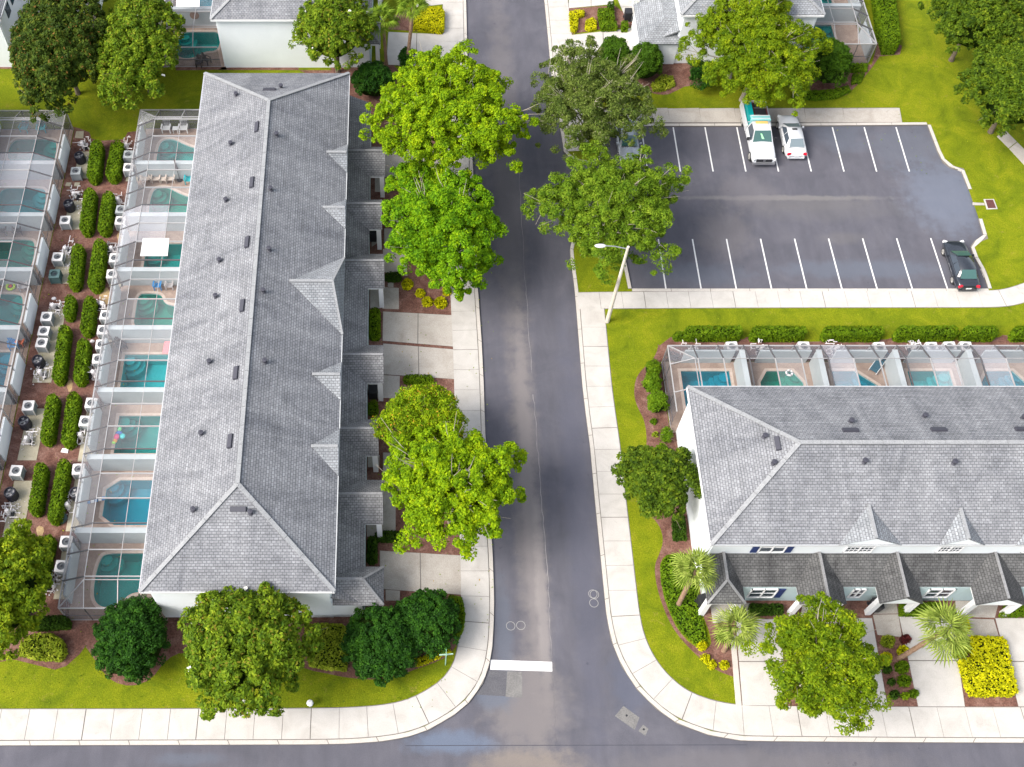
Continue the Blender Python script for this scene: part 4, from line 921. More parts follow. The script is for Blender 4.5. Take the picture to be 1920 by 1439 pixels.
# the walls run along a here, so the unit frames use v = X
cages(MBR, ER, 11.4, 5.5, uR, 1, label=lR, outer_wall=(.26, .93), end1=False, cuts=(.6,))
E2 = [73.95, 79.4, 84.8, 90.2]
cages(MB2, E2, 11.8, 5.9, [('lobe', 12.2, 15.9, 1.3, 4.5, 'water_teal', 'ccm', 'dark teal pool with curved white steps between the magnolias and the top left white wall'),
     ('rect', 12.5, 16.3, 1.2, 4.2, 'water_blue', 'pcc', 'blue pool at the top edge above the white patio wall'), ('rect', 12.5, 16.3, 1.2, 4.2, 'water_blue', 'ccc', 'pool beyond the top edge on the left')], 1,
     label=(['screened pool cage beside the top left white wall, behind the magnolias', 'pool cage at the top edge above the round wall ornament', 'pool cage beyond the top edge on the left'], ['', 'white patio wall with the round brown ornament', 'patio wall beyond the top edge on the left']), end1=False)
cages(MB3, [74.35, 79.8, 85.2, 90.6], 12.2, 5.7, [('rect', 12.4, 15.6, 1.4, 5.0, 'water_teal', 'ccc', 'teal rectangular pool with a pale corner seat in the top right cage'),
     ('rect', 12.8, 16.3, 1.2, 4.2, 'water_teal', 'ccc', 'pool beyond the top edge on the right'), ('rect', 12.8, 16.3, 1.2, 4.2, 'water_teal', 'ccc', 'far pool beyond the top edge on the right')], -1,
     label=(['screened pool cage at the top right between white wall and long clipped hedge', 'pool cage cut by the top edge on the right', 'pool cage beyond the top edge on the right'], ['', 'white patio wall above the top right pool', 'patio wall beyond the top edge on the right']), end1=False)
cages(MC, [73.95, 79.4, 84.8], 11.8, 5.9, [('rect', 12.5, 16.3, 1.2, 4.2, 'water_teal', 'ccc', 'pool under the dark magnolia in the top left corner'), ('rect', 12.5, 16.3, 1.2, 4.2, 'water_teal', 'ccc', 'pool of the top left corner row beyond the frame')], 1,
     label=(['screened pool cage beside the white wall of the top left corner', 'pool cage behind the dark magnolia at the top edge'], ['', 'patio wall behind the dark magnolia']), end1=False)
# ------------------------------------------------------------------ vegetation
def mesh_np(name, verts, faces4, mats, parent=None, midx=None, extra=None, origin=(0, 0, 0), **kw):
    """verts Nx3, faces4 Mx4 (quads); extra: list of (verts, faces, material index) appended"""
    V_ = verts - np.array(origin); Fl = faces4.reshape(-1); n4 = len(faces4); loops = [Fl]; st = [np.arange(n4) * 4]; tot = [np.full(n4, 4)]; mi = [np.zeros(n4, int) if midx is None else midx]
    vs_ = [V_]; base = len(V_); lb = n4 * 4
    for ev, ef, em in (extra or []):
        ev = np.array(ev, float) - np.array(origin); vs_.append(ev)
        for f in ef: loops.append(np.array(f) + base); st.append(np.array([lb])); tot.append(np.array([len(f)])); mi.append(np.array([em])); lb += len(f)
        base += len(ev)
    V_ = np.concatenate(vs_); Lp = np.concatenate(loops); S_ = np.concatenate(st); T_ = np.concatenate(tot); I_ = np.concatenate(mi)
    me = bpy.data.meshes.new(name); me.vertices.add(len(V_)); me.vertices.foreach_set('co', V_.astype('f').ravel())
    me.loops.add(len(Lp)); me.loops.foreach_set('vertex_index', Lp.astype('i')); me.polygons.add(len(S_)); me.polygons.foreach_set('loop_start', S_.astype('i')); me.polygons.foreach_set('loop_total', T_.astype('i'))
    for m_ in mats: me.materials.append(m_)
    me.polygons.foreach_set('material_index', I_.astype('i')); me.update(calc_edges=True)
    o = bpy.data.objects.new(name, me); link(o, parent); ORIG[o] = Vector(origin); return props(o, **kw)
def leaves(pos, nrm, L, W_, rs, droop=0.0, jit=.7):
    n = len(pos); nn = nrm + rs.normal(0, jit, (n, 3)); nn /= np.linalg.norm(nn, axis=1, keepdims=True) + 1e-9
    r = rs.normal(0, 1, (n, 3)); t = np.cross(nn, r); t /= np.linalg.norm(t, axis=1, keepdims=True) + 1e-9; b = np.cross(nn, t)
    t[:, 2] -= droop; s = rs.uniform(.65, 1.3, (n, 1)); t = t * L * s; b = b * W_ * s
    v = np.stack([pos - t, pos + b * 1.0 + t * .1, pos + t, pos - b * 1.0 + t * .1], 1).reshape(-1, 3)
    return v, np.arange(4 * n).reshape(-1, 4)
def sphere_dirs(n, rs, zmin=-.35):
    d = rs.normal(0, 1, (n * 3, 3)); d /= np.linalg.norm(d, axis=1, keepdims=True); d = d[d[:, 2] > zmin][:n]; return d
def ico(c, r3, sub=2, rs=None, amp=.1):
    import bmesh
    bm = bmesh.new(); bmesh.ops.create_icosphere(bm, subdivisions=sub, radius=1.0)
    vs_ = []
    for v in bm.verts:
        k = 1 + (rs.uniform(-amp, amp) if rs is not None else 0); vs_.append((c[0] + v.co.x * r3[0] * k, c[1] + v.co.y * r3[1] * k, c[2] + v.co.z * r3[2] * k))
    fs = [tuple(v.index for v in f.verts) for f in bm.faces]; bm.free(); return vs_, fs
TREES = []
def tree(name, label, cat, ext, h, rz, leafm, style, seed, group=None, bark='bark', base=None, dens=1.0, spots=0, lobes=None, trunkr=.2):
    """ext: picture extents x0,x1,y0,y1 of the crown whose middle stands h above ground"""
    x0, x1, y0, y1 = ext; cx, cy = (x0 + x1) / 2, (y0 + y1) / 2; s = pxm(cy, h); X, Y = P(cx, cy, h)
    v_ = (cy - PCY) / FOC; ph = TILT + math.atan(v_); hh = (y1 - y0) / 2 / s
    rx = (x1 - x0) / 2 / s; ry = math.sqrt(max(.3, hh ** 2 - (rz * math.cos(ph)) ** 2)) / math.sin(ph)
    rs = np.random.RandomState(seed); st = dict(
        maple=dict(rc=.43, ncl=4.9, lpc=150, L=.095, W=.06, jit=.6, flat=.75, lobe=.26, fill=.3), elm=dict(rc=.44, ncl=5.6, lpc=130, L=.10, W=.045, jit=.6, flat=.7, lobe=.26, fill=.3),
        oak=dict(rc=.46, ncl=4.8, lpc=130, L=.105, W=.042, jit=.8, flat=.6, lobe=.30, fill=.35), mag=dict(rc=.36, ncl=7.2, lpc=67, L=.125, W=.062, jit=.6, flat=.9, lobe=.14, fill=.15),
        ball=dict(rc=.30, ncl=10, lpc=75, L=.08, W=.048, jit=.6, flat=1, lobe=.05, fill=0), myrtle=dict(rc=.42, ncl=7.0, lpc=100, L=.085, W=.04, jit=.8, flat=.8, lobe=.2, fill=.25))[style]
    A = math.pi * rx * ry * 1.0 + .9 * (rx + ry) * rz * 1.6
    ncl = int(A * st['ncl'] * dens); d = sphere_dirs(ncl, rs, -.22); nd = int(len(d) * .62)
    rd_, ad_ = np.sqrt(rs.rand(nd)) * .97, rs.rand(nd) * 6.283; zz = np.sqrt(1 - rd_ ** 2)
    d[:nd] = np.column_stack([rd_ * np.cos(ad_), rd_ * np.sin(ad_), zz]); ncl = len(d)
    ph_ = rs.uniform(0, 6.28, 6); az = np.arctan2(d[:, 1], d[:, 0]); el = d[:, 2]; er = 1 - el.clip(0, 1) ** 2
    lob = 1 + st['lobe'] * (.5 * np.sin(3 * az + ph_[0]) + .45 * np.sin(5 * az + ph_[1]) + .45 * np.sin(9 * az + ph_[2] + 3 * el)) * er - st['lobe'] * .2; lob = np.clip(lob, .7, 1.07)
    # billows: hills and hollows over the top of the crown
    bx_ = d[:, 0] * rx; by_ = d[:, 1] * ry
    bil = np.sin(bx_ * 1.7 + ph_[3]) * np.sin(by_ * 1.9 + ph_[4]) + .6 * np.sin(bx_ * 3.4 + by_ * 1.3 + ph_[5])
    rad = lob * rs.uniform(.85, 1.04, ncl) + bil * .11 * st['lobe'] / .2; inner = rs.rand(ncl) < st['fill']; rad[inner] *= rs.uniform(.55, .9, inner.sum())
    cen = d * rad[:, None] * np.array([rx - st['rc'] * .6, ry - st['rc'] * .6, rz - st['rc'] * .3]) + np.array([X, Y, h])
    k = st['lpc']; N_ = ncl * k; cd = np.repeat(d, k, 0); ld = rs.normal(0, 1, (N_, 3)); ld /= np.linalg.norm(ld, axis=1, keepdims=True)
    ld += cd * .55; ld[:, 2] += .2; ld /= np.linalg.norm(ld, axis=1, keepdims=True)
    rr = np.repeat(st['rc'] * rs.uniform(.5, 1.45, ncl), k)[:, None]
    pos = np.repeat(cen, k, 0) + ld * rr * rs.uniform(.3, 1.0, (N_, 1)) ** .55 * np.array([1, 1, st['flat']])
    nr = ld * .8 + np.array([0, 0, .75]); v, f = leaves(pos, nr, st['L'], st['W'], rs, .12, st['jit'])
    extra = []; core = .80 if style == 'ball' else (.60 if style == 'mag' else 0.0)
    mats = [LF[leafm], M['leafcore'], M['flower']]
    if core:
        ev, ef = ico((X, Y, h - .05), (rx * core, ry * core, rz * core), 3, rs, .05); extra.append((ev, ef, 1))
    mi = np.zeros(len(f), int)
    if spots:
        c_ = sphere_dirs(spots, rs, .25) * np.array([rx, ry, rz]) * .93 + np.array([X, Y, h]); fp = np.repeat(c_, 8, 0) + rs.normal(0, .05, (len(c_) * 8, 3)); fv, ff = leaves(fp, rs.normal(0, .3, fp.shape) + [0, 0, 1], .11, .08, rs)
        f = np.concatenate([f, ff + len(v)]); v = np.concatenate([v, fv]); mi = np.concatenate([mi, np.full(len(ff), 2)])
    bx, by = (X, Y) if base is None else P(*base)
    T = thing(name, label, cat, (bx, by, .1), group=group)
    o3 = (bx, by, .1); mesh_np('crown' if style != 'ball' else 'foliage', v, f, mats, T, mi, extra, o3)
    for q in range(1): pass
    tb = MB(); top = Vector((X, Y, h - rz * .35)); b0 = Vector((bx, by, -.02)); mid = b0.lerp(top, .5) + Vector((rs.uniform(-.15, .15), rs.uniform(-.15, .15), 0))
    if style != 'ball':
        tb.tube([b0, b0.lerp(mid, .3), mid, top], [trunkr * 1.35, trunkr, trunkr * .85, trunkr * .55], 8)
        lim = MB(); idx = rs.choice(ncl, min(ncl, 26 if style in ('maple', 'oak', 'elm') else 12), replace=False)
        for j in idx:
            a = b0.lerp(top, rs.uniform(.55, 1.0)); c_ = Vector(cen[j]); m_ = a.lerp(c_, .5) + Vector((0, 0, rs.uniform(.1, .5)))
            lim.tube([a, m_, c_.lerp(m_, -.05)], [trunkr * .38, trunkr * .22, trunkr * .06], 5, caps=False)
            for _ in range(3 if style in ('maple', 'oak', 'elm') else 1):
                e = c_ + Vector(rs.normal(0, .55, 3)); lim.tube([m_.lerp(c_, rs.uniform(.3, .9)), e], [trunkr * .12, .012], 4, caps=False)
        if style in ('maple', 'oak', 'elm'):
            for j in rs.choice(ncl, 12, replace=False):
                if cen[j][2] < h: continue
                c_ = Vector(cen[j]); r0_ = c_.lerp(Vector((X, Y, h)), .35) + Vector((0, 0, .2))
                for _ in range(5):
                    e = c_ + Vector(rs.normal(0, .55, 3)) + Vector((0, 0, .45)); lim.tube([r0_, r0_.lerp(e, .6) + Vector(rs.normal(0, .1, 3)), e], [.035, .02, .008], 4, caps=False)
        lim.build('limbs', M[bark], T)
    else:
        tb.tube([b0, Vector((X, Y, h - rz * .6))], [.09, .07], 6)
    tb.build('trunk', M[bark], T)
    return T
# street and garden trees
tree('maple_tree', 'largest bright green tree, over the street beside the north end of the long roof', 'tree', (690, 985, 98, 352), 6.2, 3.3, 'maple', 'maple', 11, bark='barkpale', dens=1.0)
tree('maple_tree', 'bright green tree with rounded clumps, just below the largest one, over the yellow-leaved flower bed', 'tree', (722, 948, 330, 566), 5.0, 3.0, 'maple2', 'maple', 12, bark='barkpale', dens=1.1)
tree('young_maple_tree', 'small green tree squeezed between the two largest bright trees and the porch roofs', 'tree', (716, 850, 300, 400), 4.0, 1.7, 'maple2', 'maple', 13, dens=.9)
tree('maple_tree', 'southernmost bright green street tree, reaching over the kerb below the orange-tipped one', 'tree', (714, 984, 800, 1040), 5.2, 3.0, 'maple', 'maple', 14, bark='barkpale', dens=1.05)
tree('crape_myrtle', 'yellowish green small tree with orange tips above the southern street tree', 'tree', (706, 884, 722, 862), 4.0, 1.9, 'myrtle', 'myrtle', 15, dens=1.1)
tree('oak_tree', 'grey-green oak with thin branches over the northern mouth of the parking lot', 'tree', (988, 1222, 88, 305), 5.2, 3.0, 'oak', 'oak', 16, bark='barkpale', dens=.95)
tree('oak_tree', 'greener oak between the street and the parking lot, behind the street lamp', 'tree', (1003, 1287, 284, 522), 5.2, 3.0, 'oak2', 'oak', 17, bark='barkpale', dens=1.05)
tree('elm_tree', 'yellow-green tree in front of the top right white wall above the pickup', 'tree', (1292, 1545, 8, 206), 5.0, 2.6, 'elm', 'elm', 18, bark='barkpale', dens=.95)
tree('elm_tree', 'slender top of a yellow-green tree rising over the top right roof', 'tree', (1330, 1475, -40, 110), 6.6, 2.4, 'elm', 'elm', 19, bark='barkpale', dens=.85)
tree('magnolia_tree', 'dark green round tree in the top right corner, the upper of two', 'tree', (1735, 1922, -60, 122), 5.0, 3.2, 'holly', 'mag', 20, dens=1.05)
tree('magnolia_tree', 'lower of the two dark green round trees at the top right', 'tree', (1802, 2005, 84, 266), 4.6, 3.0, 'holly', 'mag', 21, dens=1.05)
tree('magnolia_tree', 'darkest magnolia, top left corner above the left edge cages', 'tree', (24, 208, -30, 212), 5.2, 3.0, 'magnolia_dark', 'mag', 22, dens=1.1)
tree('magnolia_tree', 'lighter magnolia with white flowers beside the dark one in the top left', 'tree', (178, 342, -10, 200), 4.8, 2.6, 'magnolia', 'mag', 23, spots=7, dens=1.05)
tree('magnolia_tree', 'yellowish magnolia between the top white wall and the two tall palms', 'tree', (550, 705, -14, 134), 4.6, 2.6, 'magnolia', 'mag', 24, spots=9, dens=.95)
tree('magnolia_tree', 'big magnolia with white blossoms in front of the end wall of the long roof', 'tree', (335, 592, 1092, 1342), 4.6, 2.9, 'magnolia', 'mag', 25, spots=10, dens=1.1)
tree('magnolia_tree', 'yellow-green tree cut by the left edge near the lower left corner', 'tree', (-75, 100, 985, 1235), 4.4, 2.8, 'magnolia_yellow', 'mag', 26, dens=1.0)
tree('holly_tree', 'small dark holly tree against the white end wall of the right-hand row', 'tree', (1150, 1316, 834, 978), 3.6, 1.9, 'holly', 'mag', 27, dens=1.1)
tree('river_birch', 'feathery light green tree before the right-hand porches, one branch hanging over the kerb', 'tree', (1418, 1656, 1128, 1372), 4.8, 2.7, 'elm', 'elm', 28, bark='barkpale', dens=.95)
_ = tree('hanging_bough', 'thin leafy bough drooping from the feathery tree over the sidewalk', 'tree', (1545, 1592, 1325, 1398), 2.6, .8, 'elm', 'elm', 29, bark='barkpale', dens=1.2) if False else None
# clipped balls and dense shrubs
G = 'large clipped shrubs'
tree('clipped_shrub', 'big dark green ball shrub beside the southernmost pool cage', 'shrub', (176, 318, 1118, 1282), 1.7, 1.75, 'ligustrum', 'ball', 31, G)
tree('clipped_shrub', 'dark green ball shrub in the corner bed, the nearer of two touching ones', 'shrub', (642, 785, 1132, 1282), 1.7, 1.75, 'ligustrum', 'ball', 32, G)
tree('clipped_shrub', 'dark green ball shrub in the corner bed, the one next to the driveway', 'shrub', (735, 866, 1106, 1232), 1.6, 1.6, 'ligustrum', 'ball', 33, G)
tree('clipped_shrub', 'smooth round shrub at the top, left one of the pair by the white porch house', 'shrub', (1122, 1182, 73, 142), 1.5, 1.5, 'ball', 'ball', 34, G)
tree('clipped_shrub', 'smooth round shrub at the top, right one of the pair by the white porch house', 'shrub', (1176, 1244, 84, 153), 1.5, 1.5, 'ball', 'ball', 35, G)
tree('clipped_shrub', 'dark round shrub beside the top right pool cage', 'shrub', (1518, 1592, 78, 164), 1.8, 1.8, 'ball', 'ball', 36, G)
tree('laurel_bush', 'dark shaggy bush at the north end of the long roof', 'shrub', (658, 742, 120, 186), 1.4, 1.4, 'ligustrum', 'ball', 37)
tree('laurel_bush', 'loose dark green bush under the yellow-green tree by the top right wall', 'shrub', (1284, 1345, 112, 170), 1.3, 1.1, 'ligustrum', 'myrtle', 38)
tree('laurel_bush', 'small dark bush between the palms trunks at the top', 'shrub', (748, 778, 92, 130), .9, .8, 'ligustrum', 'ball', 39)
tree('round_shrub', 'lime-green round shrub, upper one beside the right-hand cage', 'shrub', (1202, 1242, 702, 738), .7, .6, 'cover', 'ball', 40)
tree('round_shrub', 'lime-green round shrub, lower one beside the right-hand cage', 'shrub', (1212, 1250, 734, 778), .8, .65, 'cover', 'ball', 41)
tree('round_shrub', 'small dark tuft above the lime-green round shrubs', 'shrub', (1208, 1238, 680, 706), .5, .4, 'hedge', 'ball', 42)
tree('round_shrub', 'small dark bush touching the holly tree from above', 'shrub', (1228, 1254, 838, 862), .5, .4, 'hedge', 'ball', 43)
tree('round_shrub', 'weedy little bush against the right-hand end wall', 'shrub', (1238, 1258, 802, 832), .4, .35, 'cover', 'myrtle', 44)

# hedges and low clipped blocks
def hedge(label, poly_px, h=1.0, leafm='hedge', name='hedge', cat='hedge', group='clipped hedges', L=.075, dens=1.0, seed=0, rnd=.16, core=True, topz=None, jit=.55, px_is_top=True):
    """poly_px outlines the top face"""
    pts = PP(poly_px, h if px_is_top else 0.1)
    if area(pts) < 0: pts = pts[::-1]
    rs = np.random.RandomState(seed + len(label)); n = len(pts); ar = abs(area(pts)); per = sum(math.dist(pts[i - 1], pts[i]) for i in range(n))
    cx = sum(p[0] for p in pts) / n; cy = sum(p[1] for p in pts) / n
    T = thing(name, label, cat, (cx, cy, .1), group=group)
    from mathutils.geometry import intersect_point_line
    # top samples by rejection, side samples along the edges
    P_ = np.array(pts); mn, mx = P_.min(0), P_.max(0)
    def inside(q):
        ins = np.zeros(len(q), bool)
        for i in range(n):
            a, b = P_[i - 1], P_[i]; c = ((a[1] > q[:, 1]) != (b[1] > q[:, 1])) & (q[:, 0] < (b[0] - a[0]) * (q[:, 1] - a[1]) / (b[1] - a[1] + 1e-12) + a[0]); ins ^= c
        return ins
    def edist(q):
        d = np.full(len(q), 9.)
        for i in range(n):
            a, b = P_[i - 1], P_[i]; ab = b - a; t = np.clip(((q - a) @ ab) / (ab @ ab + 1e-9), 0, 1); d = np.minimum(d, np.linalg.norm(q - a - t[:, None] * ab, axis=1))
        return d
    la = 2.0 * L * L * .55; nt = int(ar / la * 1.7 * dens); q = rs.uniform(mn, mx, (int(nt * 2.6) + 50, 2)); q = q[inside(q)][:nt]; e = edist(q)
    lump = (.07 * np.sin(q[:, 0] * 2.3 + seed) + .07 * np.sin(q[:, 1] * 2.7 + seed * 2) + .045 * np.sin(q[:, 0] * 8 + q[:, 1] * 6 + seed) + .03 * np.sin(q[:, 1] * 15 - q[:, 0] * 11)) * min(1, h * 1.2)
    z = h + lump - np.clip(rnd - e, 0, rnd) ** 2 / rnd * .9 + rs.normal(0, .035, len(q)); pos = np.column_stack([q, z]); nr = np.tile([0, 0, 1.], (len(q), 1))
    ns = int(per * h / la * 1.5 * dens); t = rs.rand(ns) * per; sp_, sn_ = [], []
    cum = 0; segs = []
    for i in range(n): l = math.dist(pts[i - 1], pts[i]); segs.append((cum, cum + l, P_[i - 1], P_[i])); cum += l
    for s0, s1, a, b in segs:
        tt = t[(t >= s0) & (t < s1)]; f = ((tt - s0) / max(1e-6, s1 - s0))[:, None]; p = a + (b - a) * f; d = (b - a) / (np.linalg.norm(b - a) + 1e-9); nn = np.array([d[1], -d[0]])
        z = rs.rand(len(tt)) * h * .98; ins = rs.uniform(-.06, .05, len(tt)) + np.clip(z - (h - rnd), 0, 1) * .5; p = p - nn * ins[:, None]
        sp_.append(np.column_stack([p, z + .06])); sn_.append(np.tile([nn[0], nn[1], .35], (len(tt), 1)))
    pos = np.concatenate([pos] + sp_); nr = np.concatenate([nr] + sn_); v, f = leaves(pos, nr, L, L * .6, rs, 0, jit)
    ins = offset_closed(pts, -.10); ex = []
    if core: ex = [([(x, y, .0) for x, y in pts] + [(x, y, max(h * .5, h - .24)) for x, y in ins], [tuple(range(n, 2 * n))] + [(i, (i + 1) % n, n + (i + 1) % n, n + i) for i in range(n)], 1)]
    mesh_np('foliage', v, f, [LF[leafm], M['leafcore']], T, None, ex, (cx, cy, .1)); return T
def vh(xt, yt, xb, yb, w, **k):     # a hedge running away from the camera: top-face centre line and width in picture pixels
    w *= .88; dx, dy = xb - xt, yb - yt; l = math.hypot(dx, dy); c = w * .3; a, b = w / 2 * .92, w / 2
    return [(xt - a + c, yt), (xt + a - c, yt), (xt + a, yt + c), (xb + b, yb - c), (xb + b - c, yb), (xb - b + c, yb), (xb - b, yb - c), (xt - a, yt + c)]
wcol = [((181, 262), (174, 334), 27, 'first hedge from the top in the left-hand column, beside the dark and grey-green condensers'), ((168, 352), (160, 432), 26, 'second hedge of the left-hand column, beside the white square condenser'),
        ((146, 457), (138, 535), 25, 'third hedge of the left-hand column, beside the purple-fan condenser'), ((131, 552), (127, 592), 21, 'shortest hedge of all, in the left-hand column'),
        ((120, 608), (108, 712), 25, 'long hedge of the left-hand column, beside the group of four condensers'), ((98, 738), (86, 827), 26, 'hedge of the left-hand column beside the bare-topped black condenser'),
        ((76, 867), (64, 960), 26, 'second last hedge of the left-hand column, beside a round black fan unit'), ((47, 1003), (36, 1070), 28, 'last hedge of the left-hand column, half under the yellow-green tree')]
for i, (a, b, w, l) in enumerate(wcol): hedge(l, vh(*a, *b, w), 1.05, seed=i, group='hedges in two columns between the cages')
ecol = [((219, 262), (210, 332), 28, 'first hedge from the top in the right-hand column, beside the first white condenser'), ((203, 358), (194, 432), 26, 'second hedge of the right-hand column, with a pale board at its end'),
        ((187, 448), (177, 538), 29, 'third hedge of the right-hand column, the widest one'), ((168, 555), (161, 622), 26, 'fourth hedge of the right-hand column, touching the fifth'),
        ((156, 634), (148, 714), 26, 'fifth hedge of the right-hand column, touching the fourth'), ((137, 734), (126, 832), 27, 'sixth hedge of the right-hand column, beside the round-cornered white condenser'),
        ((119, 860), (100, 976), 27, 'longest hedge of the right-hand column, beside the black condenser'), ((89, 1002), (73, 1100), 26, 'southernmost hedge of the right-hand column')]
for i, (a, b, w, l) in enumerate(ecol): hedge(l, vh(*a, *b, w), 1.05, seed=20 + i, group='hedges in two columns between the cages')
def hh(x0, x1, y0, y1): return [(x0 + 5, y0), (x1 - 5, y0), (x1, y0 + 5), (x1 + 1, y1 - 4), (x1 - 4, y1), (x0 + 4, y1), (x0 - 1, y1 - 4), (x0, y0 + 5)]
for i, (x0, x1, l) in enumerate(((1286, 1392, 'first hedge from the west above the right-hand cages'), (1411, 1512, 'second hedge above the right-hand cages'), (1546, 1658, 'third hedge above the right-hand cages'),
                                 (1683, 1797, 'fourth and longest hedge above the right-hand cages'), (1808, 1872, 'fifth, short leafy hedge above the right-hand cages'), (1902, 1980, 'last hedge above the right-hand cages, cut by the right edge'))):
    hedge(l, hh(x0, x1, 611, 628), 1.1, seed=40 + i, group='hedges north of the right-hand cages')
hedge('small low bush at the west end of the hedges above the right-hand cages', hh(1264, 1290, 622, 634), .6, seed=50)
hedge('long tall hedge on the mown grass at the top right, east of the pool cage', [(1636, -60), (1672, -60), (1690, 74), (1684, 84), (1662, 84), (1650, 40)], 1.3, seed=51, group='long hedge')
hedge('dark low hedge at the foot of the yellow-green tree by the lower left corner', [(58, 1156), (120, 1153), (127, 1160), (126, 1172), (64, 1176), (52, 1170)], 1.0, 'hedge_dark', seed=52)
hedge('variegated lime shrub mass on the mulch near the lower left corner', [(40, 1200), (62, 1189), (92, 1187), (116, 1200), (122, 1222), (112, 1236), (70, 1234), (34, 1226)], .7, 'lime', 'variegated_shrub', 'shrub', 'lime coloured shrubs', .10, seed=53)
hedge('yellow-green shrub bed between the big magnolia and the dark ball shrub', [(572, 1172), (600, 1168), (640, 1170), (655, 1182), (650, 1230), (648, 1254), (620, 1252), (580, 1245), (574, 1210)], .7, 'lime', 'variegated_shrub', 'shrub', 'lime coloured shrubs', .09, seed=54)
hedge('strip of bright yellow low plants along the lawn edge under the corner ball shrubs', [(778, 1236), (800, 1228), (838, 1210), (846, 1222), (815, 1236), (782, 1250)], .35, 'gold', 'golden_groundcover', 'plant', 'golden plants', .07, seed=55)
hedge('clipped rectangular hedge mass beside the corner driveway', [(842, 1115), (866, 1119), (871, 1150), (868, 1178), (858, 1196), (846, 1180)], .8, 'hedge', seed=56)
hedge('golden shrub block at the right edge with a square notch, the largest yellow patch', [(1822, 1192), (1880, 1194), (1888, 1200), (1910, 1296), (1902, 1302), (1826, 1302), (1818, 1290), (1802, 1236), (1830, 1232), (1826, 1218), (1820, 1214)], .75, 'gold', 'golden_shrub', 'shrub', 'golden plants', .085, seed=57)
hedge('small golden shrub behind the leaning palm, above the largest yellow patch', [(1803, 1160), (1816, 1161), (1820, 1178), (1812, 1190), (1800, 1184)], .7, 'gold', 'golden_shrub', 'shrub', 'golden plants', .08, seed=58)
hedge('yellow shrub under the fronds of the leaning palm', [(1790, 1206), (1815, 1200), (1820, 1218), (1812, 1230), (1795, 1230)], .6, 'lime', 'golden_shrub', 'shrub', 'golden plants', .08, seed=59)
hedge('golden hedge block beside the tall palms at the top', [(786, 12), (828, 13), (833, 20), (832, 50), (826, 54), (774, 46), (772, 30)], .8, 'gold', 'golden_shrub', 'shrub', 'golden plants', .085, seed=60)
hedge('L-shaped golden border, long part, in the top bed by the street', [(1068, 22), (1082, 18), (1096, 20), (1095, 27), (1084, 29), (1083, 52), (1078, 57), (1071, 54)], .5, 'gold', 'golden_shrub', 'shrub', 'golden plants', .08, seed=61)
hedge('small golden clump in the middle of the top bed by the street', [(1100, 36), (1112, 32), (1119, 38), (1118, 51), (1106, 54), (1098, 50)], .5, 'gold', 'golden_shrub', 'shrub', 'golden plants', .08, seed=62)
hedge('square clipped green hedge, upper block of the top bed by the street', [(1122, 15), (1150, 15), (1153, 34), (1124, 33)], .7, seed=63)
hedge('rectangular clipped green hedge, lower block of the top bed by the street', [(1125, 39), (1155, 38), (1158, 50), (1130, 51)], .7, seed=64)
hedge('little square clipped bush between the top bed and the white porch', [(1167, 39), (1177, 39), (1178, 51), (1167, 52)], .7, seed=65)
hedge('small upright bush at the top edge behind the square clipped hedge', [(1141, 3), (1151, 3), (1151, 14), (1142, 14)], .8, 'hedge_dark', seed=66)
hedge('narrow dark hedge running along the front of the top white porch house', [(1188, 36), (1195, 36), (1197, 70), (1191, 72)], .7, 'hedge_dark', seed=67)
hedge('yellowish clump at the foot of the right round shrub in the top bed', [(1222, 156), (1240, 140), (1262, 142), (1266, 158), (1244, 168), (1226, 168)], .4, 'lime', 'variegated_shrub', 'shrub', 'lime coloured shrubs', .09, seed=68)
hedge('curved low hedge on the lawn edge under the yellow-green tree at the top right', [(1492, 166), (1520, 170), (1560, 168), (1590, 160), (1596, 168), (1570, 180), (1530, 184), (1486, 178)], .5, 'cover', seed=69)
hedge('low green patch below the top right pool cage', [(1596, 119), (1628, 118), (1626, 132), (1598, 134)], .35, 'cover', seed=70)
hedge('second low green patch below the top right pool cage, by the mulch edge', [(1600, 138), (1622, 137), (1614, 154), (1598, 156)], .35, 'cover', seed=71)
hedge('green ground cover mound around the first palm at the right-hand corner bed', smooth_closed([(1238, 1084), (1240, 1052), (1256, 1040), (1300, 1042), (1308, 1120), (1312, 1150), (1322, 1180), (1326, 1206), (1306, 1212), (1282, 1192), (1262, 1162), (1248, 1128)], 1), .28, 'cover', 'ground_cover', 'plant', 'low cover', .08, .8, seed=72, px_is_top=False)
hedge('dark green strip of plants along the white end wall of the right-hand row', [(1262, 968), (1284, 968), (1288, 1010), (1264, 1010)], .5, 'hedge_dark', seed=73)
hedge('green foundation hedge under the blue-shuttered lower window', [(1408, 1132), (1468, 1132), (1470, 1148), (1408, 1150)], .7, 'hedge_dark', seed=74)
hedge('green foundation hedge between the second and third porch of the right-hand row', [(1692, 1128), (1764, 1130), (1768, 1150), (1692, 1150)], .7, 'hedge', seed=75)
hedge('green foundation hedge cut by the right edge beside the last porch', [(1890, 1132), (1960, 1132), (1965, 1152), (1880, 1152)], .7, 'hedge', seed=76)
for i, (x0, x1, y0, y1, lm, l) in enumerate(((694, 712, 583, 640, 'hedge', 'green plants in the slot beside the old driveways, between two porch roofs'), (692, 708, 756, 782, 'hedge', 'reddish green plants beside the porch south of the double driveway'),
      (690, 706, 1010, 1060, 'hedge_dark', 'dark narrow hedge beside the southern driveway'), (704, 752, 1000, 1018, 'hedge_dark', 'dark low plants at the head of the southern driveway'), (722, 752, 516, 530, 'hedge_dark', 'dark clump at the head of the mulch bed under the rounded tree'), (757, 812, 708, 722, 'hedge', 'spiky green clump on the mulch north of the orange-tipped tree'))):
    hedge(l, hh(x0, x1, y0, y1), .55, lm, seed=80 + i, group='small front plants', px_is_top=False)
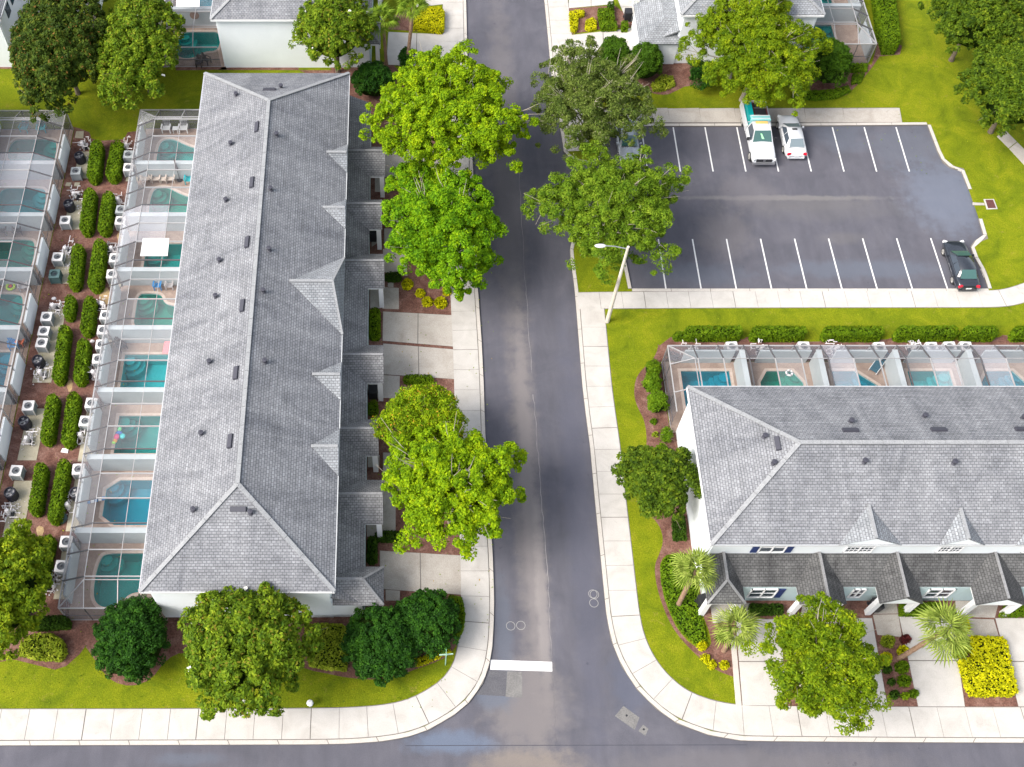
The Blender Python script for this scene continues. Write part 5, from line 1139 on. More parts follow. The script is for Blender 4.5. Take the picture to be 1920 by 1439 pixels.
for i, (x, y, r, lm, l) in enumerate(((764, 535, 11, 'gold', 'yellow clump, left one under the rounded bright tree'), (801, 568, 10, 'gold', 'yellow clump at the south edge of the bed under the rounded tree'), (826, 570, 12, 'gold', 'yellow clump in the corner of the bed under the rounded tree'), (838, 548, 9, 'gold', 'yellow clump nearest the sidewalk under the rounded tree'), (788, 552, 9, 'gold', 'yellow clump between the others under the rounded tree'),
      (1316, 1212, 10, 'gold', 'yellow clump nearest the street in the first palm bed'), (1322, 1236, 9, 'gold', 'middle yellow clump along the edge of the first palm bed'), (1334, 1247, 9, 'gold', 'yellow clump at the bottom of the first palm bed'), (1357, 1248, 9, 'gold', 'yellow clump next to the white driveway edge'),
      (1690, 1252, 13, 'hedge', 'green rosette, upper one in the narrow bed between driveways'), (1694, 1278, 13, 'hedge', 'green rosette, middle one in the narrow bed between driveways'), (1676, 1304, 9, 'hedge_dark', 'dark little bush at the lower left of the narrow bed'), (1712, 1302, 9, 'hedge', 'little green bush at the lower right of the narrow bed'), (1670, 1280, 7, 'hedge_dark', 'dark tuft on the left of the narrow bed'), (1662, 1256, 9, 'hedge_dark', 'dark tuft at the upper left of the narrow bed'),
      (1696, 1200, 10, 'red', 'dark red plant at the head of the narrow bed'), (1692, 1222, 11, 'gold', 'yellow clump at the foot of the leaning palm'), (1660, 1234, 11, 'gold', 'yellow clump by the drive under the feathery tree'), (1664, 1204, 13, 'lime', 'lime clump behind the dark red plant'),
      (1352, 1196, 10, 'hedge_dark', 'dark clump beneath the second palm'), (1696, 1306, 8, 'myrtle', 'orange bromeliad-like plant at the bottom of the narrow bed'), (1225, 792, 6, 'cover', 'tiny plant in the mulch north of the holly tree'), (1228, 816, 5, 'lime', 'tiny yellowish plant in the mulch north of the holly tree'))):
    o_ = [(x + r * math.cos(a), y + r * .9 * math.sin(a)) for a in np.linspace(0, 2 * math.pi, 9, endpoint=False)]
    hedge(l, o_, .42, lm, 'low_plant', 'plant', 'low plants in the beds', .085, 1.1, seed=100 + i, rnd=.3, px_is_top=False, jit=.8)

# palms: fan leaves as single parts sharing four meshes
def fan_mesh(seed, leafm, R_=.95):
    rs = np.random.RandomState(seed); n = 20; vs_, fs = [], []
    pet = .75
    vs_ += [(0, -.018, 0), (0, .018, 0), (pet, .014, .10), (pet, -.014, .10)]; fs.append((0, 1, 2, 3))
    for k in range(n):
        a = (k / (n - 1) - .5) * 4.3; a2 = a + 4.3 / (n - 1) * .5; L = R_ * rs.uniform(.82, 1.08) * (1 - .10 * abs(a)); z0 = .10
        m_ = .6
        def q(r, ang, dz): return (pet + r * math.cos(ang), r * math.sin(ang), z0 + dz)
        b = len(vs_); dr = -.30 * rs.uniform(.6, 1.5)
        vs_ += [q(.03, a, 0), q(L * m_, a - .085, .02), q(L * m_, a, .09), q(L * m_, a + .085, .02), q(L, a, dr)]
        fs += [(b, b + 1, b + 2), (b, b + 2, b + 3), (b + 1, b + 4, b + 2), (b + 2, b + 4, b + 3)]
    me = bpy.data.meshes.new('frond'); me.from_pydata(vs_, [], fs); me.materials.append(LF[leafm]); me.update(); return me
def palm(label, base, top, htop, leafm, nfr, seed, R_=.95, group='fan palms', trunkr=.15, bend=.3):
    bx, by = P(*base); tx, ty = P(top[0], top[1], htop); T = thing('fan_palm', label, 'palm', (bx, by, .1), group=group); rs = np.random.RandomState(seed)
    b0, t0 = Vector((bx, by, -.02)), Vector((tx, ty, htop)); mid = b0.lerp(t0, .5) + (t0 - b0).cross(Vector((0, 0, 1))).normalized() * 0 + Vector((0, 0, -bend * math.dist((bx, by), (tx, ty)) * .4))
    pts = [b0.lerp(mid, t).lerp(mid.lerp(t0, t), t) for t in np.linspace(0, 1, 14)]; rad = [trunkr * (1.35 if i == 0 else 1.0 + .09 * (i % 2)) for i in range(14)]
    MB().tube(pts, rad, 10).build('trunk', M['palmbark'], T)
    MB().lathe((tx, ty, htop - .35), [(.12, 0), (.2, .15), (.14, .3), (.03, .4)], 8).build('crownshaft', M['palmbark'], T)
    mes = [fan_mesh(seed + k, leafm, R_) for k in range(3)]; org = Vector((bx, by, .1))
    for k in range(nfr):
        f = k / nfr; az = k * 2.39996 + rs.uniform(-.2, .2); el = 1.5 - f * 1.8 + rs.uniform(-.12, .12)
        o = bpy.data.objects.new('frond', mes[k % 3]); link(o, T); o.location = t0 + Vector((math.cos(az) * .1, math.sin(az) * .1, .1 - .3 * f)) - org
        o.rotation_euler = (rs.uniform(-.3, .3), -el, az); s = rs.uniform(.85, 1.12); o.scale = (s, s, s)
    return T
palm('tall palm at the top, left of the two with bare trunks', (725, 124), (718, 40), 4.9, 'palm_green', 17, 1, 1.0, trunkr=.14)
palm('tall palm at the top, right of the two, before the golden hedge', (762, 130), (775, 12), 6.6, 'palm_green', 18, 2, 1.1, trunkr=.15)
palm('pale green palm in the corner bed of the right-hand row', (1271, 1136), (1303, 1072), 4.6, 'palm', 15, 3, 1.12)
palm('pale palm without visible trunk at the edge of the first right-hand driveway', (1356, 1222), (1380, 1178), 2.6, 'palm', 14, 4, 1.08)
palm('palm with a leaning brown trunk between two right-hand driveways', (1684, 1236), (1770, 1183), 4.3, 'palm', 16, 5, 1.2, bend=.5)
# ------------------------------------------------------------------ fallen leaves on the lawns and kerbs
def litter(name, regions, n, leafm, seed, z=.125):
    rs = np.random.RandomState(seed); ps = []
    for (x0, x1, y0, y1, k) in regions:
        for _ in range(int(n * k)):
            x, y = P(rs.uniform(x0, x1), rs.uniform(y0, y1)); ps.append((x, y, z + rs.uniform(0, .02)))
    ps = np.array(ps); v, f = leaves(ps, np.tile([0, 0, 1.], (len(ps), 1)), .06, .035, rs, 0, .35)
    mesh_np(name, v, f, [LF[leafm]], None, None, None, (0, 0, 0), kind='stuff')
litter('fallen_leaves', [(0, 840, 1260, 1330, .5), (0, 330, 140, 200, .2), (1560, 1900, 200, 330, .25), (1140, 1900, 585, 612, .15)], 260, 'magnolia_yellow', 5, .13)
litter('dry_leaves', [(0, 260, 240, 1240, .8), (870, 925, 200, 1200, .2), (640, 860, 500, 1120, .2)], 420, 'myrtle', 6, .15)
# ------------------------------------------------------------------ condensers, pumps, pads
def fan_disc(mb, c, r, z, m=0, n=10):
    for k in range(n):
        a = math.pi * k / n; mb.bar((c[0] + r * math.cos(a), c[1] + r * math.sin(a), z), (c[0] - r * math.cos(a), c[1] - r * math.sin(a), z), .012, .012, m)
def condenser(label, px, py, kind='square', body='acwhite', fan='acdark', sz=.74, h=.82, group='air conditioners by the cages'):
    x, y = P(px, py, h + .1); T = thing('air_conditioner', label, 'air conditioner', (x, y, .14), rz=rng.uniform(-.06, .06), group=group); s = sz / 2
    if kind == 'square':
        MB().box((0, 0, h * .47), (sz * .94, sz * .94, h * .86)).build('body', M['acgrey' if body in ('acwhite', 'acgrey') else body], T, local=True)
        lv = MB()
        for k in range(7): lv.box((0, 0, .1 + k * h * .11), (sz * .97, sz * .97, .02))
        lv.build('louvres', M['acgrey' if body == 'acwhite' else body], T, local=True)
        for i, j in ((-1, -1), (1, -1), (1, 1), (-1, 1)): MB().box((i * s * .94, j * s * .94, h * .45), (.07, .07, h * .9)).build('corner_post', M[body], T, local=True)
        top = MB(); n = 24; ring_o = [(s * 1.02 * max(-1, min(1, 1.38 * math.cos(a))), s * 1.02 * max(-1, min(1, 1.38 * math.sin(a)))) for a in np.linspace(0, 2 * math.pi, n, endpoint=False)]
        ring_i = [(s * .70 * math.cos(a), s * .70 * math.sin(a)) for a in np.linspace(0, 2 * math.pi, n, endpoint=False)]
        for z in (h - .07, h):
            pass
        b = [(q[0], q[1], h - .08) for q in ring_o] + [(q[0], q[1], h) for q in ring_o] + [(q[0], q[1], h + .02) for q in ring_i] + [(q[0], q[1], h - .12) for q in ring_i]
        fs = []
        for k in range(n):
            k2 = (k + 1) % n; fs += [(k, k2, n + k2, n + k), (n + k, n + k2, 2 * n + k2, 2 * n + k), (2 * n + k, 2 * n + k2, 3 * n + k2, 3 * n + k)]
        top.add(b, fs); top.build('top_cover', M[body], T, local=True); zf = h - .10; rf = s * .70
    else:
        MB().lathe((0, 0, 0), [(s * .98, 0), (s, .05), (s, h * .9), (s * .96, h), (s * .82, h + .02), (s * .80, h - .1)], 18).build('body', M[body], T, local=True); zf = h - .09; rf = s * .80
        lv = MB()
        for k in range(14):
            a = 2 * math.pi * k / 14; lv.bar((s * 1.02 * math.cos(a), s * 1.02 * math.sin(a), .05), (s * 1.02 * math.cos(a), s * 1.02 * math.sin(a), h * .9), .02)
        lv.build('louvres', M['acgrey' if body != 'acdark' else 'acdark'], T, local=True)
    MB().lathe((0, 0, 0), [(rf, zf - .12), (0.001, zf - .12)], 18).build('fan_well', M[fan], T, local=True)
    bl = MB()
    for k in range(4):
        a = k * math.pi / 2 + .4; d, e = Vector((math.cos(a), math.sin(a), 0)), Vector((-math.sin(a), math.cos(a), 0)); z = Vector((0, 0, zf - .06))
        bl.slab([z + d * .06 - e * .03, z + d * rf * .9 - e * .10, z + d * rf * .92 + e * .10 + Vector((0, 0, .03)), z + d * .06 + e * .04], .01)
    bl.cyl((0, 0, zf - .08), .08, .06, 10); bl.build('fan', M['acgrey' if fan != 'acgrey' else 'acwhite'], T, local=True)
    g = MB(); fan_disc(g, (0, 0), rf, zf + .09, 0, 9)
    g.build('grille', M['acdark' if body != 'acdark' else 'acdark'], T, local=True); return T
AC = [(148, 291, 'round', 'acdark', 'acdark', 'black round condenser, first from the top on the left side of the hedges'), (142, 321, 'square', 'acgrey', 'acgreen', 'grey-green condenser just below the black round one at the top left of the hedges'),
 (128, 381, 'round', 'acdark', 'acdark', 'black condenser directly above a white square one, left of the second hedge'), (122, 413, 'square', 'acwhite', 'acgrey', 'white square condenser with a pale fan, left of the second hedge'),
 (108, 482, 'square', 'acwhite', 'acdark', 'white condenser with a dark purple fan on the left side'), (102, 514, 'square', 'acgreen', 'acgrey', 'dark green condenser with a pale blue top on the left side'),
 (87, 594, 'square', 'acwhite', 'acdark', 'white-topped condenser, top one of the left group of four'), (82, 621, 'square', 'acwhite', 'acgrey', 'condenser with a big square white top, second of the left group of four'), (78, 643, 'square', 'acwhite', 'acwhite', 'smallest pale condenser, third of the left group of four'), (70, 674, 'round', 'acdark', 'acgrey', 'dark grey condenser at the bottom of the left group of four'),
 (53, 761, 'square', 'acwhite', 'acdark', 'white-topped condenser beside the sixth left-hand hedge'), (44, 789, 'round', 'acdark', 'acdark', 'round black condenser with a reddish fan at the left, beside the sixth left-hand hedge'),
 (30, 883, 'square', 'acwhite', 'acgrey', 'pale grey square condenser near the left edge, lower left'), (18, 923, 'round', 'acdark', 'acgrey', 'black round condenser close to the left edge, lower left'),
 (241, 290, 'square', 'acgrey', 'acgrey', 'grey box unit at the top of the right side of the hedges'), (241, 314, 'square', 'acwhite', 'acgrey', 'white condenser half behind the cage, first on the right side of the hedges'), (227, 393, 'square', 'acgrey', 'acgrey', 'grey box unit beside the second right-hand hedge'), (226, 414, 'square', 'acwhite', 'acdark', 'white condenser beside the second right-hand hedge'),
 (215, 484, 'square', 'acwhite', 'acdark', 'white condenser with a dark purple fan on the right side'), (210, 514, 'square', 'acwhite', 'acwhite', 'white condenser with a round white lid on the right side'),
 (198, 591, 'square', 'acwhite', 'acdark', 'pale condenser, top one of the right group of four'), (193, 619, 'square', 'acwhite', 'acgrey', 'pale square condenser, second of the right group of four'), (190, 646, 'square', 'acwhite', 'acgrey', 'condenser with a pale blue fan, third of the right group of four'), (184, 673, 'square', 'acwhite', 'acdark', 'bottom condenser of the right group of four'),
 (171, 756, 'square', 'acwhite', 'acdark', 'white condenser beside the top of the sixth right-hand hedge'), (160, 790, 'square', 'acwhite', 'acdark', 'round-cornered white condenser beside the sixth right-hand hedge'), (147, 880, 'square', 'acwhite', 'acwhite', 'small white condenser with a round white lid, beside the longest hedge'), (141, 923, 'round', 'acdark', 'acgrey', 'black round condenser beside the lower end of the longest hedge'),
 (124, 1016, 'square', 'acwhite', 'acgrey', 'white condenser with a blue-grey fan near the southernmost cage'), (115, 1062, 'square', 'acwhite', 'acdark', 'white round-topped condenser beside the southernmost cage'),
 (1373, 650, 'square', 'acwhite', 'acdark', 'condenser behind the first right-hand cage, seen through its screen'), (1508, 650, 'square', 'acwhite', 'acwhite', 'white condenser behind the second right-hand cage'), (1650, 651, 'square', 'acwhite', 'acgrey', 'condenser behind the third right-hand cage'), (1748, 651, 'square', 'acwhite', 'acgrey', 'wide condenser behind the fourth right-hand cage'), (1782, 650, 'square', 'acwhite', 'acgrey', 'condenser between the fourth and fifth right-hand cages'), (1812, 650, 'square', 'acwhite', 'acdark', 'condenser behind the fifth right-hand cage')]
for x, y, k, b, f, l in AC: condenser(l, x, y, k, b, f, sz=.82 if k == 'round' else .80)
pads = [(-28.0, 62.3, 1.35, 3.0), (-27.95, 56.9, 1.3, 3.0), (-27.9, 51.5, 1.35, 3.0), (-27.75, 44.3, 1.4, 6.6), (-27.65, 36.7, 1.35, 4.2), (-27.55, 30.9, 1.35, 4.2),
        (-23.75, 61.7, 1.1, 2.4), (-23.6, 56.4, 1.1, 2.4), (-23.55, 50.9, 1.1, 2.4), (-23.55, 44.8, 1.1, 6), (-23.45, 36.5, 1.2, 4), (-23.4, 31.2, 1.2, 4), (-23.4, 26.4, 1.2, 4)]
for i, (x, y, w, l) in enumerate(pads):
    MB().prism([(x - w / 2, y - l / 2), (x + w / 2, y - l / 2), (x + w / 2, y + l / 2), (x - w / 2, y + l / 2)], .09, .14).build('equipment_pad', M['pad'], beds)
def pumps(label, px, py, seed, mirror=1, dark=False):
    x, y = P(px, py, .3); T = thing('pool_equipment', label, 'pool pump', (x, y, .12), rz=0, group='pool pumps with white pipes'); ORIG[T] = None; r = random.Random(seed)
    MB().lathe((0, 0, 0), [(.14, 0), (.17, .05), (.17, .55), (.12, .66), (.03, .68)], 12).build('filter', M['pvc'] if not dark else M['acgrey'], T, local=True)
    MB().tube([(.28 * mirror, -.35, .14), (.28 * mirror, .05, .14)], [.11, .11], 10).build('pump', M['black'], T, local=True)
    MB().lathe((.28 * mirror, .2, .05), [(.09, 0), (.10, .2), (.02, .25)], 10).build('strainer', M['pvc'], T, local=True)
    for k in range(15):
        a = [r.uniform(-.3, .6) * mirror, r.uniform(-.55, .7), r.uniform(.1, .5)]; p = [tuple(a)]
        for q in range(r.randint(2, 3)):
            ax = r.randint(0, 2); a[ax] += r.choice((-1, 1)) * r.uniform(.2, .42); a[2] = max(.04, min(.6, a[2])); p.append(tuple(a))
        MB().tube(p, .032, 6).build('pipe', M['pvc'], T, local=True)
for i, (x, y, l, m_) in enumerate(((156, 274, 'pool pump tangle above the first black condenser, left side', 1), (140, 368, 'pool pump tangle above the second black condenser, left side', 1), (124, 470, 'pool pump tangle right of the purple-fan condenser, left side', 1), (101, 577, 'pool pump tangle above the left group of four condensers', 1), (77, 702, 'pool pump tangle below the left group of four condensers', 1), (52, 826, 'pool pump tangle with a white box below the reddish fan unit', 1), (16, 962, 'pool pump tangle at the left edge above the yellow-green tree', 1),
     (238, 276, 'pool pump tangle beside the first right-hand hedge', -1), (222, 378, 'pool pump tangle beside the second right-hand hedge', -1), (210, 470, 'pool pump tangle above the purple-fan condenser, right side', -1), (194, 574, 'pool pump tangle above the right group of four condensers', -1), (176, 702, 'pool pump tangle below the right group of four condensers', -1), (152, 820, 'pool pump tangle beside the lower end of the sixth right-hand hedge', -1), (128, 950, 'pool pump tangle beside the lower end of the longest hedge', -1), (100, 1098, 'pool pump tangle by the corner of the southernmost cage', -1),
     (1300, 660, 'pool pump tangle behind the first right-hand cage', -1), (1428, 655, 'pool pump tangle behind the second right-hand cage', -1), (1568, 655, 'pool pump tangle behind the third right-hand cage', -1), (1712, 655, 'pool pump tangle behind the fourth right-hand cage', -1))):
    pumps(l, x, y, i, m_)
for i, (q, l) in enumerate((([(144, 249), (158, 249), (157, 262), (141, 261)], 'square cement slab on the mulch beside the top left cage'), ([(205, 411), (216, 412), (215, 433), (205, 432)], 'pale board leaning at the end of the second right-hand hedge'),
        ([(126, 345), (135, 345), (133, 352), (123, 351)], 'small tan paver left of a pair on the mulch'), ([(141, 345), (151, 345), (149, 352), (140, 352)], 'small tan paver right of a pair on the mulch'),
        ([(118, 843), (130, 843), (128, 852), (115, 850)], 'white stone at the foot of the sixth right-hand hedge'))):
    c = P(*q[0]); t = MB().prism(PP(q), .10, .17).build('paver', M['pad'] if i != 4 else M['pvc']); props(t, l, 'slab', 'loose slabs on the mulch')
for i, (x, y, l) in enumerate(((102, 562, 'white pebble on the mulch above the left group of pumps'), (174, 642, 'white heart-shaped stone on the mulch beside the condensers'), (20, 1072, 'pale pebble by the tree at the lower left'), (80, 943, 'tiny white stone on the mulch at the lower left'))):
    c = P(x, y); t = MB().lathe((c[0], c[1], .1), [(.14, 0), (.16, .05), (.1, .11), (.01, .12)], 8, sx=1.2).build('stone', M['pvc']); props(t, l, 'stone', 'white stones')
t = thing('garden_hose', 'dark green coiled garden hose on the mulch beside the longest hedge', 'hose', (*P(118, 975), .12))
hp = [(P(118, 975)[0] + (.34 - .02 * k / 8) * math.cos(k * .5), P(118, 975)[1] + (.42 - .02 * k / 8) * math.sin(k * .5), .14 + .004 * k) for k in range(60)]
MB().tube(hp, .02, 5).build('hose', M['acgreen'], t)

# ------------------------------------------------------------------ patio furniture
TURQ = flat('turquoise_plastic', (.01, .34, .38), .5); BEIGE = flat('beige_plastic', (.52, .44, .38), .6); WHITEP = flat('white_plastic', (.75, .75, .75), .5)
DKBROWN = flat('dark_brown_frame', (.05, .035, .035), .5); BLUE = flat('blue_cushion', (.02, .18, .42), .6); GREYC = flat('grey_cushion', (.33, .31, .31), .7); PINK = flat('pink_towel', (.75, .20, .22), .8); NAVYC = flat('dark_blue_sling', (.02, .09, .13), .6); ORANGE = flat('orange_fabric', (.55, .13, .05), .7)
def chair(label, px, py, m1, rz=0, kind='chair', group='patio chairs', s=1.0):
    x, y = P(px, py, .4); T = thing(kind, label, 'chair' if kind != 'lounger' else 'lounger', (x, y, .14), rz=rz, group=group)
    w = .6 * s
    if kind == 'lounger':
        for k in range(7): MB().box((-.66 + k * .18, 0, .34), (.15, .58, .03)).build('slat', m1, T, local=True)
        for k in range(4): MB().bar((.62 + k * .13, -.29, .38 + k * .13), (.62 + k * .13, .29, .38 + k * .13), .12, .03).build('slat', m1, T, local=True)
        fr = MB()
        for j in (-.3, .3): fr.bar((-.78, j, .32), (.58, j, .32), .05); fr.bar((.58, j, .34), (1.05, j, .80), .05)
        fr.build('frame', WHITEP if m1 is not NAVYC else WHITEP, T, local=True)
        for i in (-.6, .5):
            for j in (-.3, .3): MB().bar((i, j, 0), (i, j, .32), .05).build('leg', WHITEP, T, local=True)
        return T
    for k in range(4): MB().box((-.2 + k * .14, 0, .38 - .02 * k), (.12, w, .03)).build('seat_slat', m1, T, local=True)
    for k in range(5):
        yy = -w / 2 + (k + .5) * w / 5; MB().bar((.26, yy, .34), (.52, yy * 1.1, .98 - .10 * abs(k - 2)), w / 5 * .86, .03).build('back_slat', m1, T, local=True)
    for j in (-1, 1):
        MB().box((.0, j * (w / 2 + .04), .58), (.62, .11, .03)).build('armrest', m1, T, local=True)
        MB().bar((-.26, j * (w / 2 + .02), 0), (-.24, j * (w / 2 + .02), .57), .07).build('leg', m1, T, local=True); MB().bar((.4, j * (w / 2 + .02), 0), (.26, j * (w / 2 + .02), .57), .07).build('leg', m1, T, local=True)
    return T
def table(label, px, py, m1, r=.3, h=.45):
    x, y = P(px, py, h); T = thing('side_table', label, 'table', (x, y, .14), rz=0, group='patio tables'); ORIG[T] = None
    MB().box((0, 0, h), (r * 1.5, r * 1.4, .04)).build('top', m1, T, local=True)
    for i in (-1, 1):
        for j in (-1, 1): MB().bar((i * r * .6, j * r * .55, 0), (i * r * .6, j * r * .55, h), .04).build('leg', m1, T, local=True)
h_ = math.pi / 2
chair('turquoise chair in the open corner of the top left cage', 78, 242, TURQ, h_ + .1); chair('turquoise chair behind the hazy screen of the top left cage', 46, 241, TURQ, h_ - .2)
chair('left one of the two white deck chairs in the northernmost cage', 312, 242, WHITEP, h_, s=1.05); chair('right one of the two white deck chairs in the northernmost cage', 344, 242, WHITEP, h_, s=1.05); table('small white table between the two white deck chairs', 329, 243, WHITEP)
chair('left one of the two beige armchairs in the second cage from the north', 293, 336, BEIGE, h_); chair('right one of the two beige armchairs in the second cage from the north', 320, 336, BEIGE, h_); table('small beige table between the beige armchairs', 307, 338, BEIGE)
chair('beige chair nearest the slanted screen in the second cage from the north', 273, 337, BEIGE, h_ + .4); chair('turquoise chair half under the eave of the long roof', 355, 338, TURQ, h_)
chair('dark brown chair at the left edge, right one of two', 33, 434, DKBROWN, h_ + .2, s=.9); chair('dark brown chair at the left edge, cut by the picture edge', 5, 434, DKBROWN, h_, s=.9)
chair('grey round-backed chair beside the yellow-green float', 44, 538, GREYC, h_ + .3); chair('pale blue seat beside a grey one in the fifth cage from the south', 296, 536, BLUE, h_, s=.8); chair('grey seat beside the pale blue one in the fifth cage from the south', 318, 536, GREYC, h_, s=.8)
chair('dark blue lounger with white side rails in the third right-hand cage', 1645, 685, NAVYC, -.9 + math.pi / 2 + .2, 'lounger'); chair('brown folding chair against the slanted screen north of the towel pool', 228, 650, DKBROWN, 2.3, s=.8)
chair('blue chair at the left edge beside the orange one', 26, 648, BLUE, h_ + .3); chair('orange chair at the left edge beside the blue one', 40, 642, ORANGE, h_ - .2, s=.7)
chair('dark chair behind the first white wall in the westernmost right-hand cage', 1262, 672, DKBROWN, 2.6, s=.8)
for i, (x, y, l) in enumerate(((373, 120, 'dark patio chair, left one beside the teal pool in the top left cage'), (388, 114, 'dark patio chair, right one beside the teal pool in the top left cage'))): chair(l, x, y, DKBROWN, h_ + i, s=.7)
def parasol(label, px, py, m1, closed=True):
    x, y = P(px, py, .2); T = thing('parasol', label, 'parasol', (x, y, .14)); ORIG[T] = None
    MB().tube([(0, 0, 0), (0, 0, 2.5)], .025, 8).build('pole', M['frame_dark'], T, local=True); MB().lathe((0, 0, 0), [(.25, 0), (.25, .07), (.03, .1)], 14).build('base', M['black'], T, local=True)
    MB().lathe((0, 0, 1.1), [(.04, 0), (.13, .25), (.08, .9), (.03, 1.4)], 10).build('canopy', m1, T, local=True)
parasol('closed parasol between the beige armchairs and the roof edge', 337, 337, DKBROWN)
# floats and towels
t = thing('pool_float', 'colourful animal-shaped inflatable float, green head and pink body, in the rectangular pool', 'pool float', (*P(222, 820), .05)); ORIG[t] = None
fcol = [(flat('float_green', (.15, .62, .25), .4), (0.05, .55, .12, .16, .2)), (flat('float_blue', (.03, .15, .45), .4), (.05, .25, .12, .26, .16)), (flat('float_pink', (.75, .08, .22), .4), (-.08, -.08, .12, .20, .28)), (flat('float_orange', (.8, .35, .05), .4), (-.15, -.38, .1, .17, .17)), (flat('float_cyan', (.05, .6, .6), .4), (.33, .0, .1, .20, .22)), (flat('float_lime', (.35, .8, .1), .4), (-.22, -.52, .08, .15, .13))]
for m_, (fx, fy, fz, rx_, ry_) in fcol:
    vs_, fs = ico((fx, fy, fz), (rx_, ry_, .13), 2); MB().add(vs_, fs).build('inflated_part', m_, t, local=True, smooth=True)
def ring(label, px, py, r, mats, z=.06):
    x, y = P(px, py); T = thing('swim_ring', label, 'swim ring', (x, y, z)); ORIG[T] = None; n = 20
    pts = [(r * math.cos(a), r * math.sin(a), .06) for a in np.linspace(0, 2 * math.pi, n)]
    MB().tube(pts, r * .32, 8, caps=False).build('ring', mats[0], T, local=True, smooth=True)
    if len(mats) > 1:
        for k in range(5):
            a = k * 1.2566; MB().bar((r * .6 * math.cos(a), r * .6 * math.sin(a), .08), (r * 1.35 * math.cos(a), r * 1.35 * math.sin(a), .08), r * .3, .16).build('stripe', mats[1], T, local=True)
ring('white ring float with dark stripes in the dark green pool', 1479, 701, .22, [WHITEP, M['water_teal'] if False else M['acgrey']], .05)
ring('yellow-green round float with a red centre on the patio at the left edge', 22, 541, .30, [flat('float_yellowgreen', (.45, .65, .02), .5)], .2)
vs_, fs = ico((0, 0, .1), (.16, .16, .1), 1); cx_ = P(22, 541); rd = thing('play_ball', 'small red ball in the middle of the yellow-green float', 'ball', (cx_[0], cx_[1], .2)); ORIG[rd] = None; MB().add(vs_, fs).build('ball', flat('red_rubber', (.6, .04, .02), .5), rd, local=True)
t = thing('pool_towel', 'pink towel hanging at the roof edge beside the hazy rectangular pool', 'towel', (*P(311, 652, .8), .14)); ORIG[t] = None
q = [(-.25, -.45, .5), (.2, -.45, .55), (.25, .5, .75), (-.15, .5, .7)]; MB().slab(q, .04).build('cloth', PINK, t, local=True)
MB().bar((-.2, 0, 0), (-.2, 0, .6), .04).bar((.2, .2, 0), (.2, .2, .6), .04).bar((.2, -.4, 0), (.2, -.4, .5), .04).build('rack', M['frame'], t, local=True)
t = thing('slide_mat', 'blue and white striped foam mat leaning by the eight-sided pool', 'mat', (*P(181, 939, .3), .14), rz=.25); ORIG[t] = None
for k in range(5): MB().box((-.5 + k * .25, 0, .25), (.2, .28, .05)).build('stripe', BLUE if k % 2 == 0 else WHITEP, t, local=True)
t = thing('wall_ornament', 'round brown ornament on the patio wall beside the top left white wall', 'ornament', (0, 0, 0))
o_ = onplane(364, 26, (0, 79.2, 0), (0, 1, 0)); mb = MB(); nn = 20; mb.tube([(o_.x, o_.y + .02, min(o_.z, 1.4)), (o_.x, o_.y - .06, min(o_.z, 1.4))], [.42, .42], nn); mb.build('disc', flat('brown_clay', (.25, .16, .12), .8), t)
# white opaque panel lying in one cage roof
q = [P3(267 if False else 268, 447, 3.2), P3(317, 447, 3.2), P3(314, 480, 3.2), P3(263, 480, 3.2)]
t = thing('roof_panel', 'opaque white roof panel on the cage over one pool behind the long roof', 'panel', tuple(q[0])); MB().slab(q, .04).build('sheet_panel', WHITEP, t)
t = thing('roof_panel', 'opaque white roof panel on the pool cage at the top edge', 'panel', (0, 0, 0)); q = [P3(331, -6, 3.2), P3(374, -6, 3.2), P3(374, 13, 3.2), P3(330, 13, 3.2)]; MB().slab(q, .04).build('sheet_panel', WHITEP, t)

# ------------------------------------------------------------------ bins and small porch things
def bin_(label, px, py, m_='black', rz=0, h=1.0):
    x, y = P(px, py, .5); T = thing('wheelie_bin', label, 'bin', (x, y, .13), rz=rz, group='rubbish bins')
    MB().box((0, 0, h * .48), (.58, .62, h * .9), top=1.12).build('body', M[m_], T, local=True); MB().box((0, .02, h), (.68, .74, .07), top=.9).build('lid', M[m_], T, local=True)
    MB().tube([(-.28, .36, h - .05), (.28, .36, h - .05)], .03, 6).build('handle', M[m_], T, local=True)
    for sx in (-1, 1): MB().tube([(sx * .3, .3, .12), (sx * .36, .3, .12)], .12, 10).build('wheel', M['black'], T, local=True)
bin_('black wheelie bin beside the walk of the second right-hand house', 1641, 1137); bin_('dark bin in the corner of the first right-hand porch', 1317, 1130, rz=.3); bin_('dark bin in the shade of the porch beside the double driveway', 700, 738)
bin_('black bin beside the left porch of the top white porch house', 1177, 31); bin_('dark bin by the shaded porch beside the second northern driveway', 699, 443); bin_('brown bin beside the top white porch', 1200, 28, h=.8)

# ------------------------------------------------------------------ street lamp and signs
lx, ly = P(1138, 605); T = thing('street_lamp', 'tall leaning concrete street lamp where the two sidewalks meet, arm over the oak', 'street lamp', (lx, ly, .1))
lean = Vector(onplane(1178, 463, (0, ly, 0), (0, 1, 0)))
MB().tube([(lx, ly, -.02), ((lx + lean.x) / 2, ly, lean.z / 2), (lean.x, ly, lean.z)], [.17, .135, .095], 8).build('pole', M['pole'], T)
ar = P3(1127, 457, lean.z + .15); a0 = Vector((lean.x, ly, lean.z - .25))
MB().tube([a0, a0.lerp(Vector((ar.x, ly, lean.z + .1)), .5) + Vector((0, 0, .12)), (ar.x + .1, ly, lean.z + .12)], [.045, .04, .035], 6).build('arm', M['silver'], T)
vs_, fs = ico((ar.x - .05, ly, lean.z + .1), (.42, .17, .11), 2); hd = MB().add(vs_, fs).build('lamp_head', M['acwhite'], T, smooth=True)
MB().tube([(ar.x - .1, ly, lean.z - .06), (ar.x - .1, ly, lean.z + .02)], [.09, .13], 10).build('lens', M['glass'], hd)
